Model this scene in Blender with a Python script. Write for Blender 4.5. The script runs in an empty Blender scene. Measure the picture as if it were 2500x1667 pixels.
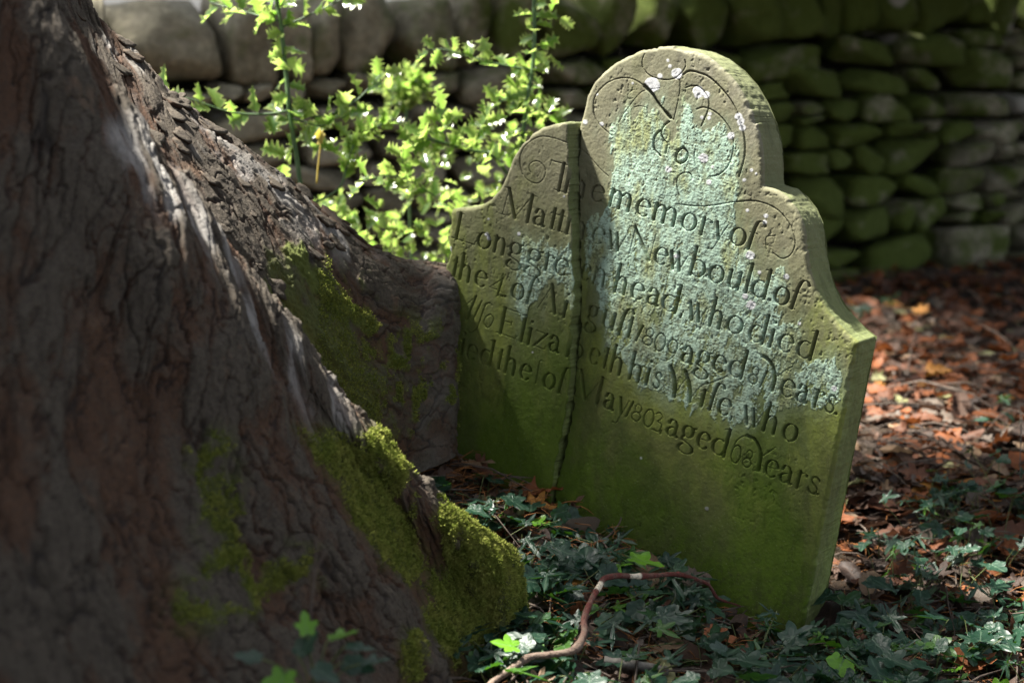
import bpy, math, random
import numpy as np
from mathutils import Vector, Matrix
rng = np.random.default_rng(7)
scn = bpy.context.scene
COL = scn.collection
# ------------------------------------------------------------------ camera model (photo is 2500 x 1667)
F, CX, CY = 3900.0, 1250.0, 833.5
PITCH = math.radians(11.5)
CAM = np.array([0.0, 0.0, 0.96])
RIGHT = np.array([1.0, 0, 0])
FWD = np.array([0, math.cos(PITCH), -math.sin(PITCH)])
UP = np.array([0, math.sin(PITCH), math.cos(PITCH)])

def ray(px, py):
    px = np.asarray(px, float)[..., None]; py = np.asarray(py, float)[..., None]
    return FWD + (px - CX) / F * RIGHT - (py - CY) / F * UP

def at(px, py, Z):
    """world point at photo position px,py and optical distance Z (metres)"""
    return CAM + np.asarray(Z, float)[..., None] * ray(px, py)

def proj(P):
    d = np.asarray(P, float) - CAM
    z = d @ FWD
    return CX + F * (d @ RIGHT) / z, CY - F * (d @ UP) / z, z

# ------------------------------------------------------------------ noise
def _h(ix, iy, iz, s):
    n = (ix.astype(np.int64) * 374761393 + iy.astype(np.int64) * 668265263 + iz.astype(np.int64) * 2147483647 + s * 1274126177) & 0xFFFFFFFF
    n = ((n ^ (n >> 13)) * 1274126177) & 0xFFFFFFFF
    n = ((n ^ (n >> 16)) * 2246822519) & 0xFFFFFFFF
    return ((n ^ (n >> 15)) & 0xFFFFFF) / float(0x1000000)

def vnoise(x, y, z=None, s=0):
    x = np.asarray(x, float); y = np.asarray(y, float)
    x, y = np.broadcast_arrays(x, y)
    z = np.zeros_like(x) if z is None else np.broadcast_to(np.asarray(z, float), x.shape)
    ix, iy, iz = np.floor(x), np.floor(y), np.floor(z)
    fx, fy, fz = x - ix, y - iy, z - iz
    ux, uy, uz = [f * f * f * (f * (f * 6 - 15) + 10) for f in (fx, fy, fz)]
    flat = not np.any(z)
    def lay(k):
        a = _h(ix, iy, iz + k, s); b = _h(ix + 1, iy, iz + k, s)
        c = _h(ix, iy + 1, iz + k, s); d = _h(ix + 1, iy + 1, iz + k, s)
        return (a + (b - a) * ux) * (1 - uy) + (c + (d - c) * ux) * uy
    l0 = lay(0)
    if flat: return l0 * 2 - 1
    return (l0 + (lay(1) - l0) * uz) * 2 - 1

def fbm(x, y, z=None, o=4, s=0, g=.5, l=2.03):
    r = 0; a = 1; t = 0
    for i in range(o):
        k = l ** i
        r = r + a * vnoise(np.asarray(x) * k + 17.3 * i, np.asarray(y) * k - 9.1 * i, None if z is None else np.asarray(z) * k, s + i * 13)
        t += a; a *= g
    return r / t

def worley(x, y, s=0, jit=.9):
    """F1, F2-F1, id of the nearest cell"""
    x = np.asarray(x, float); y = np.asarray(y, float)
    ix, iy = np.floor(x), np.floor(y)
    f1 = np.full(x.shape, 9.); f2 = np.full(x.shape, 9.); cid = np.zeros(x.shape)
    z = np.zeros_like(ix)
    for dx in (-1, 0, 1):
        for dy in (-1, 0, 1):
            cx, cy = ix + dx, iy + dy
            qx = cx + .5 + jit * (_h(cx, cy, z, s) - .5); qy = cy + .5 + jit * (_h(cx, cy, z, s + 5) - .5)
            d = np.hypot(x - qx, y - qy); i = _h(cx, cy, z, s + 9)
            c = d < f1
            f2 = np.where(c, f1, np.minimum(f2, d)); cid = np.where(c, i, cid); f1 = np.where(c, d, f1)
    return f1, f2 - f1, cid

def sstep(a, b, x):
    t = np.clip((np.asarray(x, float) - a) / (b - a), 0, 1)
    return t * t * (3 - 2 * t)

# ------------------------------------------------------------------ mesh + object helpers
def mesh_np(name, V, polys, attrs=None, smooth=True, cols=None):
    """polys: (n,k) int array or list of such arrays"""
    if isinstance(polys, np.ndarray): polys = [polys]
    polys = [p for p in polys if len(p)]
    me = bpy.data.meshes.new(name)
    V = np.ascontiguousarray(V, np.float32)
    me.vertices.add(len(V)); me.vertices.foreach_set('co', V.ravel())
    nl = sum(p.size for p in polys); nf = sum(len(p) for p in polys)
    me.loops.add(nl); me.loops.foreach_set('vertex_index', np.concatenate([p.ravel() for p in polys]).astype(np.int32))
    me.polygons.add(nf)
    tot = np.concatenate([np.full(len(p), p.shape[1]) for p in polys]).astype(np.int32)
    st = np.concatenate([[0], np.cumsum(tot)[:-1]]).astype(np.int32)
    me.polygons.foreach_set('loop_start', st)
    me.update(calc_edges=True)
    me.polygons.foreach_set('use_smooth', np.full(nf, smooth, bool))
    for k, a in (attrs or {}).items():
        me.attributes.new(k, 'FLOAT', 'POINT').data.foreach_set('value', np.ascontiguousarray(a, np.float32))
    for k, a in (cols or {}).items():
        a = np.asarray(a, np.float32)
        if a.shape[1] == 3: a = np.hstack([a, np.ones((len(a), 1), np.float32)])
        me.attributes.new(k, 'FLOAT_COLOR', 'POINT').data.foreach_set('color', np.ascontiguousarray(a).ravel())
    me.validate()
    me.update()
    return me

def obj(name, me, mat, parent=None):
    o = bpy.data.objects.new(name, me); COL.objects.link(o)
    if mat is not None and not me.materials: me.materials.append(mat)
    if parent is not None: o.parent = parent
    return o

def empty(name, label, cat, loc=(0, 0, 0), group=None):
    o = bpy.data.objects.new(name, None); COL.objects.link(o)
    o.empty_display_size = .05
    o.location = loc
    tag(o, label, cat, group)
    return o

def tag(o, label, cat, group=None, kind=None):
    if label: o['label'] = label
    if cat: o['category'] = cat
    if group: o['group'] = group
    if kind: o['kind'] = kind
    return o

def local(V, loc):
    return np.asarray(V, float) - np.asarray(loc, float)

def grid_faces(n, m, wrap=False):
    i = np.arange(n - 1)[:, None]; j = np.arange(m if wrap else m - 1)[None, :]
    jn = (j + 1) % m
    return np.stack([i * m + j, i * m + jn, (i + 1) * m + jn, (i + 1) * m + j], -1).reshape(-1, 4)

def catmull(P, n, closed=False):
    """resample control points P (k,d) to n points, uniform in arc length"""
    P = np.asarray(P, float)
    if closed: Q = np.vstack([P[-1:], P, P[:2]]); k = len(P)
    else: Q = np.vstack([2 * P[0] - P[1], P, 2 * P[-1] - P[-2]]); k = len(P) - 1
    t = np.linspace(0, 1, 24, endpoint=False)[:, None]
    seg = []
    for i in range(k):
        a, b, c, d = Q[i:i + 4]
        seg.append(.5 * (2 * b + (c - a) * t + (2 * a - 5 * b + 4 * c - d) * t ** 2 + (3 * b - a - 3 * c + d) * t ** 3))
    S = np.vstack(seg + [Q[-2 if not closed else -2][None]])
    L = np.concatenate([[0], np.cumsum(np.linalg.norm(np.diff(S, axis=0), axis=1))])
    if closed: q = np.linspace(0, L[-1], n, endpoint=False)
    else: q = np.linspace(0, L[-1], n)
    return np.stack([np.interp(q, L, S[:, c]) for c in range(P.shape[1])], -1)

def tube(P, R, k=8, cap=True):
    """tapered tube along P (n,3) with radii R"""
    P = np.asarray(P, float); n = len(P); R = np.broadcast_to(np.asarray(R, float), (n,))
    T = np.gradient(P, axis=0); T /= np.linalg.norm(T, axis=1, keepdims=True) + 1e-9
    a = np.array([0, 0, 1.]) if abs(T[0, 2]) < .9 else np.array([1., 0, 0])
    X = np.cross(T[0], a); X /= np.linalg.norm(X)
    ang = np.linspace(0, 2 * np.pi, k, endpoint=False); V = []
    for i in range(n):
        X = X - T[i] * (X @ T[i]); X /= np.linalg.norm(X) + 1e-9
        Y = np.cross(T[i], X)
        V.append(P[i] + R[i] * (np.cos(ang)[:, None] * X + np.sin(ang)[:, None] * Y))
    V = np.vstack(V); fs = [grid_faces(n, k, True)]
    if cap: fs += [np.arange(k)[::-1][None], (np.arange(k) + (n - 1) * k)[None]]
    return V, fs

class MB:
    """collects pieces into one mesh"""
    def __init__(s): s.V = []; s.F = {}; s.n = 0; s.A = {}
    def add(s, V, fs, **attrs):
        if isinstance(fs, np.ndarray): fs = [fs]
        for f in fs: s.F.setdefault(f.shape[1], []).append(f + s.n)
        s.V.append(V); s.n += len(V)
        for k, a in attrs.items(): s.A.setdefault(k, []).append(np.broadcast_to(a, (len(V),)))
    def mesh(s, name, org=(0, 0, 0), smooth=True):
        return mesh_np(name, np.vstack(s.V) - np.asarray(org, float), [np.vstack(f) for f in s.F.values()],
                       {k: np.concatenate(a) for k, a in s.A.items()}, smooth)

# ------------------------------------------------------------------ material helpers
class NT:
    def __init__(s, name):
        s.m = bpy.data.materials.new(name); s.m.use_nodes = True
        s.t = s.m.node_tree; s.t.nodes.clear()
        s.out = s.n('ShaderNodeOutputMaterial')
    def n(s, typ, **kw):
        nd = s.t.nodes.new(typ)
        for k, v in kw.items(): setattr(nd, k, v)
        return nd
    def l(s, a, b): s.t.links.new(a, b)
    def put(s, sock, v):
        if isinstance(v, bpy.types.NodeSocket): s.l(v, sock)
        elif v is not None:
            if sock.type == 'RGBA' and len(v) == 3: v = (*v, 1)
            sock.default_value = v
    def attr(s, name, out='Fac'):
        nd = s.n('ShaderNodeAttribute', attribute_name=name); return nd.outputs[out]
    def pos(s): return s.n('ShaderNodeTexCoord').outputs['Object']
    def noise(s, scale, detail=4, rough=.55, vec=None, dist=0, out='Fac'):
        nd = s.n('ShaderNodeTexNoise'); nd.inputs['Scale'].default_value = scale
        nd.inputs['Detail'].default_value = detail; nd.inputs['Roughness'].default_value = rough
        nd.inputs['Distortion'].default_value = dist
        s.l(vec if vec is not None else s.pos(), nd.inputs['Vector']); return nd.outputs[out]
    def scale(s, vec, xyz):
        nd = s.n('ShaderNodeMapping'); s.l(vec, nd.inputs['Vector']); nd.inputs['Scale'].default_value = xyz
        return nd.outputs[0]
    def ramp(s, fac, stops, interp='LINEAR'):
        nd = s.n('ShaderNodeValToRGB'); cr = nd.color_ramp; cr.interpolation = interp
        while len(cr.elements) < len(stops): cr.elements.new(.5)
        for e, (p, c) in zip(cr.elements, stops):
            e.position = p
            e.color = (*c, 1) if hasattr(c, '__len__') else (c, c, c, 1)
        s.l(fac, nd.inputs['Fac']); return nd.outputs['Color']
    def mix(s, fac, a, b, mode='MIX'):
        nd = s.n('ShaderNodeMix', data_type='RGBA', blend_type=mode)
        s.put(nd.inputs[0], fac); s.put(nd.inputs[6], a); s.put(nd.inputs[7], b); return nd.outputs[2]
    def math(s, op, a, b=None, clamp=False):
        nd = s.n('ShaderNodeMath', operation=op, use_clamp=clamp)
        s.put(nd.inputs[0], a)
        if b is not None: s.put(nd.inputs[1], b)
        return nd.outputs[0]
    def bump(s, h, strength=.5, dist=.01, normal=None):
        nd = s.n('ShaderNodeBump'); nd.inputs['Strength'].default_value = strength; nd.inputs['Distance'].default_value = dist
        s.l(h, nd.inputs['Height'])
        if normal is not None: s.l(normal, nd.inputs['Normal'])
        return nd.outputs[0]
    def bsdf(s, color, rough=.8, normal=None, spec=.5, **kw):
        b = s.n('ShaderNodeBsdfPrincipled')
        s.put(b.inputs['Base Color'], color); s.put(b.inputs['Roughness'], rough)
        s.put(b.inputs['Specular IOR Level'], spec)
        if normal is not None: s.l(normal, b.inputs['Normal'])
        for k, v in kw.items(): s.put(b.inputs[k.replace('_', ' ')], v)
        return b.outputs[0]
    def done(s, shader):
        s.l(shader, s.out.inputs['Surface']); return s.m

# ------------------------------------------------------------------ terrain
def ground_z(x, y):
    x = np.asarray(x, float); y = np.asarray(y, float)
    z = .21 * np.exp(-(((x + .50) / .55) ** 2 + ((y - 2.9) / .6) ** 2))
    z = z + .018 * fbm(x * 1.7, y * 1.7, o=3, s=3) + .008 * fbm(x * 9, y * 9, o=2, s=4)
    z = z - .10 * sstep(3.4, 6.5, y) - .085 * sstep(.10, .45, x) * sstep(3.3, 2.7, y)
    return z
# ================================================================== THE GRAVESTONE (two broken pieces)
YAW = math.radians(31.0)
class Plane:
    def __init__(s, P0, lean, yaw=YAW, roll=None):
        u0 = np.array([math.cos(yaw), -math.sin(yaw), 0]); n0 = np.array([-math.sin(yaw), -math.cos(yaw), 0]); z = np.array([0, 0, 1.])
        s.n = n0 * math.cos(lean) + z * math.sin(lean); v0 = z * math.cos(lean) - n0 * math.sin(lean)
        s.P0 = np.asarray(P0, float)
        s.u, s.v = u0, v0
        if roll is None:                                  # roll from the direction of the inscription
            a, b = s.uv(1108, 683), s.uv(2030, 1007); d = b - a; roll = -math.atan2(d[1], d[0])
        s.roll = roll
        s.u = u0 * math.cos(roll) - v0 * math.sin(roll); s.v = v0 * math.cos(roll) + u0 * math.sin(roll)
    def uv(s, px, py):
        r = ray(px, py); t = ((s.P0 - CAM) @ s.n) / (r @ s.n)
        d = CAM + t[..., None] * r - s.P0
        return np.stack([d @ s.u, d @ s.v], -1)
    def world(s, uv, w=0.0):
        return s.P0 + uv[:, :1] * s.u + uv[:, 1:2] * s.v + np.asarray(w)[..., None] * s.n

PR = Plane(at(1600, 700, 2.78), math.radians(4))
PL = Plane(PR.P0 + PR.n * .027, math.radians(1.6), roll=PR.roll)
XH = .0285

def pl(*a): return np.array(a, float).reshape(-1, 2)
OUT_R = pl(1413,312, 1416,300, 1424,272, 1432,235, 1448,203, 1472,177, 1500,155, 1532,137, 1568,122, 1610,114, 1650,113, 1690,122, 1728,139,
           1765,168, 1797,204, 1824,250, 1846,303, 1858,352, 1862,400, 1862,440, 1864,455, 1880,459, 1900,466, 1922,484, 1945,514, 1960,548, 1968,590, 1972,630, 1978,668,
           1992,710, 2014,752, 2042,788, 2070,816, 2095,836, 2085,888, 2060,1015, 2030,1170, 1995,1355, 1961,1531, 1940,1660,
           1700,1600, 1500,1450, 1420,1360, 1345,1260)
CRK_R = pl(1357,1195, 1367,1150, 1378,1112, 1390,1052, 1399,1000, 1406,930, 1409,880, 1413,840, 1420,790, 1420,760, 1419,700, 1417,640, 1415,560, 1414,480, 1413,400)
OUT_L = pl(1099,520, 1102,511, 1112,508, 1150,507, 1172,502, 1196,488, 1220,461, 1236,426, 1250,388, 1268,357, 1292,331, 1322,312, 1352,303, 1378,301, 1386,304)
CRK_L = pl(1385,318, 1383,345, 1387,372, 1386,400, 1390,440, 1388,480, 1389,520, 1394,548, 1397,590, 1392,620, 1396,650, 1401,690, 1398,712, 1402,735, 1396,770, 1390,800,
           1393,830, 1390,870, 1391,900, 1386,950, 1381,1000, 1372,1052, 1363,1092, 1352,1150, 1344,1200)
OUT_L2 = pl(1330,1300, 1200,1270, 1060,1220, 1064,1000, 1072,800, 1080,720, 1088,640, 1094,575)

# ------------------------------------------------ stroke alphabet: x 0..1 of the letter's own width, y in x-heights
TH, TN = .125, .036
def arc(cx, cy, rx, ry, a0, a1, n=18):
    a = np.radians(np.linspace(a0, a1, n)); return np.stack([cx + rx * np.cos(a), cy + ry * np.sin(a)], -1)
def ln(*p): return np.array(p, float).reshape(-1, 2)
def spl(*p): return catmull(np.array(p, float).reshape(-1, 2), 22)
AS = 1.72
def stem(x, y0, y1, w=TH, slant=0): return (ln(x, y0, x + slant, y1), w)
G = {
 'o': [(arc(.5, .5, .42, .52, 0, 360, 40), None)],
 'e': [(arc(.5, .5, .42, .52, 20, 315, 34), None), (ln(.08, .52, .92, .60), TN)],
 'c': [(arc(.5, .5, .42, .52, 45, 315, 30), None)],
 'n': [stem(.2, 0, 1.02), (np.vstack([spl(.2, .72, .42, 1.0, .68, .98), ln(.8, .75, .82, .0)]), None), (ln(.0, .97, .2, 1.03), TN)],
 'm': [stem(.11, 0, 1.02), (np.vstack([spl(.11, .72, .26, 1.0, .40, .98), ln(.47, .75, .48, 0)]), None), (np.vstack([spl(.48, .72, .64, 1.0, .79, .98), ln(.87, .75, .88, 0)]), None), (ln(-.02, .97, .1, 1.03), TN)],
 'h': [stem(.2, 0, AS), (np.vstack([spl(.2, .72, .42, 1.0, .68, .98), ln(.8, .75, .82, .0)]), None), (ln(.02, AS - .03, .2, AS + .02), TN)],
 'r': [stem(.3, 0, 1.02), (spl(.3, .66, .5, .95, .75, 1.0), TN), (ln(.85, .9, .88, .88), .1), (ln(.02, .97, .3, 1.03), TN)],
 'u': [stem(.18, .25, 1.02), (np.vstack([ln(.18, .4), spl(.2, .2, .38, .0, .6, .05, .78, .28)]), None), stem(.80, 0, 1.02), (ln(0, .97, .18, 1.02), TN), (ln(.62, .97, .8, 1.02), TN)],
 'i': [stem(.5, 0, 1.02), (ln(.5, 1.5, .52, 1.5), .12), (ln(.1, .97, .5, 1.03), TN)],
 'l': [stem(.5, 0, AS), (ln(.1, AS - .04, .5, AS + .02), TN), (ln(.2, 0, .9, 0), TN)],
 'd': [(arc(.42, .48, .36, .50, 60, 330, 30), None), stem(.80, 0, AS), (ln(.55, AS - .04, .8, AS + .02), TN)],
 'b': [stem(.2, 0, AS), (arc(.52, .48, .40, .50, 140, -140, 30), None), (ln(0, AS - .04, .2, AS + .02), TN)],
 't': [stem(.55, .08, 1.30), (ln(.55, .08, .8, -.02, 1.0, .06), TN), (ln(.1, .98, .55, 1.30), TN), (ln(.1, 1, .95, 1), TN)],
 'f': [(np.vstack([ln(.18, 0, .24, .8), spl(.28, 1.25, .42, 1.66, .70, 1.78, .93, 1.62)]), None), (ln(.9, 1.6, .93, 1.56), .11), (ln(.0, 1.0, .55, 1.0), TN), (ln(0, 0, .4, 0), TN)],
 'S': [(np.vstack([ln(.18, 0, .24, .8), spl(.28, 1.25, .42, 1.66, .70, 1.78, .93, 1.62)]), None), (ln(.9, 1.6, .93, 1.56), .10), (ln(0, 0, .4, 0), TN)],
 'a': [(np.vstack([spl(.18, .78, .3, 1.0, .58, 1.0, .78, .75), ln(.80, .3), spl(.82, .1, .9, .0, 1.0, .08)]), None), (spl(.8, .58, .5, .58, .2, .42, .15, .2, .35, .0, .6, .05, .8, .25), None), (ln(.2, .8, .22, .8), .09)],
 'g': [(arc(.45, .66, .32, .36, 0, 360, 30), None), (spl(.25, .36, .12, .16, .3, .02, .7, -.1, .95, -.3, .9, -.58, .5, -.72, .12, -.6, .05, -.38, .25, -.15), None), (ln(.72, .92, .92, 1.0), .07)],
 's': [(spl(.84, .80, .6, 1.0, .3, .95, .2, .75, .38, .58, .68, .42, .82, .22, .62, .0, .3, .02, .12, .2), .075), (ln(.86, .92, .86, .72), TN), (ln(.1, .3, .1, .08), TN)],
 'w': [(ln(.04, 1.0, .32, .0), .12), (ln(.32, 0, .5, .78), TN), (ln(.46, 1.0, .70, .0), .12), (ln(.70, 0, .98, 1.0), TN)],
 'y': [(ln(.1, 1.0, .5, .02), .11), (spl(.98, 1.0, .55, .1, .25, -.6, -.15, -.7), TN), (ln(-.15, -.66, -.1, -.64), .07)],
 'z': [(ln(.08, 1, .92, 1), TN), (ln(.92, 1, .1, 0), .09), (ln(.1, 0, .95, 0), TN), (ln(.95, 0, .98, .2), TN)],
 'T': [stem(.56, 0, AS), (ln(0, AS - .04, 1.0, AS - .02), TN), (ln(0, AS - .35, .03, AS), .035), (ln(.35, 0, .75, 0), TN)],
 'M': [(ln(.05, 0, .10, AS), TN), (ln(.10, AS, .46, .02), .13), (ln(.46, .02, .88, AS), TN), stem(.88, 0, AS, .14), (ln(-.05, AS, .12, AS), TN), (ln(-.05, 0, .16, 0), TN), (ln(.88, AS, 1.02, AS), TN)],
 'N': [(ln(.10, 0, .10, AS), TN), (ln(.08, AS, .85, 0), .13), (ln(.86, .0, .88, AS), TN), (ln(-.02, AS, .14, AS), TN)],
 'L': [stem(.18, 0, AS, .135), (ln(.02, AS, .34, AS), TN), (ln(0, 0, .96, 0), TN), (ln(.96, 0, 1.0, .28), .04)],
 'E': [stem(.2, 0, AS, .135), (ln(.1, AS, .98, AS), TN), (ln(.98, AS, 1.0, AS - .2), TN), (ln(.2, .88, .62, .88), TN), (ln(.62, .74, .64, 1.0), TN), (ln(0, 0, .96, 0), TN), (ln(.96, 0, 1.0, .26), .035)],
 'A': [(ln(.0, 0, .52, AS), TN), (ln(.50, AS, .92, 0), .13)],
 '1': [(ln(.15, 0, .62, 1.02), .09)],
 'j': [stem(.4, 0, 1.5, .05), (spl(.4, 1.4, .55, 1.62, .9, 1.6), TN)],
 '8': [(arc(.5, .78, .28, .27, 0, 360, 26), .045), (arc(.46, .25, .38, .28, 0, 360, 26), .055)],
 '0': [(arc(.5, .5, .42, .56, 0, 360, 30), .06)],
 '9': [(arc(.5, .62, .40, .42, 0, 360, 30), .06), (spl(.9, .62, .8, .1, .3, -.35, -.2, -.42), .04)],
 '3': [(spl(.1, .95, .5, 1.1, .85, .85, .45, .55), .05), (spl(.45, .55, .95, .4, .8, -.05, .1, -.05), .06)],
 '6': [(arc(.5, .48, .46, .56, 0, 360, 30), .05), (spl(.06, .6, .25, 1.3, .9, 1.75, 1.6, 1.62), .045)],
 '4': [(ln(.72, 0, .84, 1.15), .09), (ln(.84, 1.15, .0, .38, .98, .34), TN)],
 '.': [(ln(.4, .06, .6, .06), .10)],
 ',': [(ln(.5, .08, .45, -.12), .09)],
}
# baselines in the photograph and, per letter, the left/right limits measured there
LINES = [
 ('R', [(1359,465),(1489,502),(1596,537),(1709,572),(1830,609)],
  [('h',1378,1433),('e',1441,1475),('m',1486,1544),('e',1553,1588),('m',1592,1654),('o',1662,1700),('r',1705,1737),('y',1743,1772),('o',1781,1820),('f',1824,1858)]),
 ('L', [(1359,465),(1489,500)], [('T',1335,1392),('l',1372,1394)]),
 ('L', [(1231,524),(1286,543),(1346,561),(1383,571)], [('M',1227,1299),('a',1301,1331),('t',1339,1357),('t',1357,1376),('l',1375,1397)]),
 ('R', [(1383,571),(1613,646),(1752,692),(1821,714),(1864,730),(1934,753)],
  [('h',1381,1432),('e',1444,1475),('w',1483,1524),('N',1534,1598),('e',1597,1630),('w',1633,1674),('b',1681,1722),('o',1729,1767),('u',1774,1811),('l',1815,1833),('d',1835,1877),('.',1875,1888),('o',1889,1926),('f',1930,1966)]),
 ('L', [(1117,584),(1182,608),(1230,623),(1332,659),(1388,678)], [('L',1107,1163),('o',1165,1198),('n',1203,1236),('g',1241,1277),('g',1286,1325),('r',1327,1353),('e',1353,1388)]),
 ('R', [(1449,692),(1500,711),(1645,764),(1732,795),(1796,815),(1859,840),(1975,878)],
  [('e',1417,1441),('n',1443,1479),('h',1497,1532),('e',1540,1572),('a',1578,1609),('d',1615,1660),(',',1660,1673),('w',1679,1722),('h',1729,1765),('o',1773,1813),('d',1828,1872),('i',1874,1891),('e',1899,1937),('d',1945,1990)]),
 ('L', [(1109,677),(1145,690),(1175,701),(1216,724),(1264,732),(1378,775)],
  [('t',1102,1117),('h',1119,1150),('e',1159,1188),('4',1196,1226),('.',1223,1231),('.',1231,1239),('o',1247,1279),('f',1286,1308),('A',1317,1361),('i',1373,1386)]),
 ('R', [(1432,782),(1473,795),(1512,818),(1577,840),(1673,886),(1757,909),(1804,923),(1883,954),(1956,982),(2029,1008)],
  [('g',1432,1460),('u',1468,1504),('S',1508,1540),('t',1527,1545),('1',1554,1571),('8',1569,1598),('0',1597,1625),('9',1627,1654),('a',1663,1693),('g',1700,1736),('e',1740,1772),('d',1779,1820),('8',1828,1854),('1',1857,1871),('e',1905,1939),('a',1942,1971),('r',1983,2010),('s',2013,2041),('.',2037,2050)]),
 ('L', [(1138,782),(1191,800),(1220,813),(1288,840),(1351,859),(1381,869)],
  [('E',1215,1263),('l',1266,1284),('i',1285,1299),('z',1303,1334),('a',1338,1366),('l',1378,1396)]),
 ('R', [(1400,873),(1453,891),(1514,917),(1605,949),(1712,992),(1772,1015),(1864,1050),(1930,1078)],
  [('b',1380,1424),('e',1437,1463),('t',1468,1484),('h',1487,1520),('h',1533,1567),('i',1574,1587),('s',1594,1615),('i',1709,1722),('f',1730,1760),('e',1753,1784),(',',1783,1796),('w',1813,1858),('h',1860,1898),('o',1910,1946)]),
 ('L', [(1126,867),(1151,879),(1197,895),(1255,917),(1308,938),(1366,960)],
  [('d',1083,1117),('i',1121,1133),('e',1138,1164),('d',1171,1204),('t',1211,1225),('h',1230,1260),('e',1269,1296),('j',1303,1319),('o',1325,1354),('f',1361,1388)]),
 ('R', [(1404,968),(1458,986),(1485,1000),(1531,1017),(1581,1040),(1639,1065),(1720,1097),(1766,1115),(1825,1141),(1886,1166),(1945,1191),(1988,1206)],
  [('M',1400,1467),('a',1473,1499),('y',1508,1532),('1',1529,1547),('8',1542,1568),('0',1570,1596),('3',1594,1616),(',',1612,1622),('a',1626,1656),('g',1662,1698),('e',1702,1732),('d',1738,1778),('6',1785,1808),('8',1813,1838),('e',1866,1900),('a',1901,1934),('r',1940,1968),('s',1971,2001),('.',1992,2005)]),
]
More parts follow.
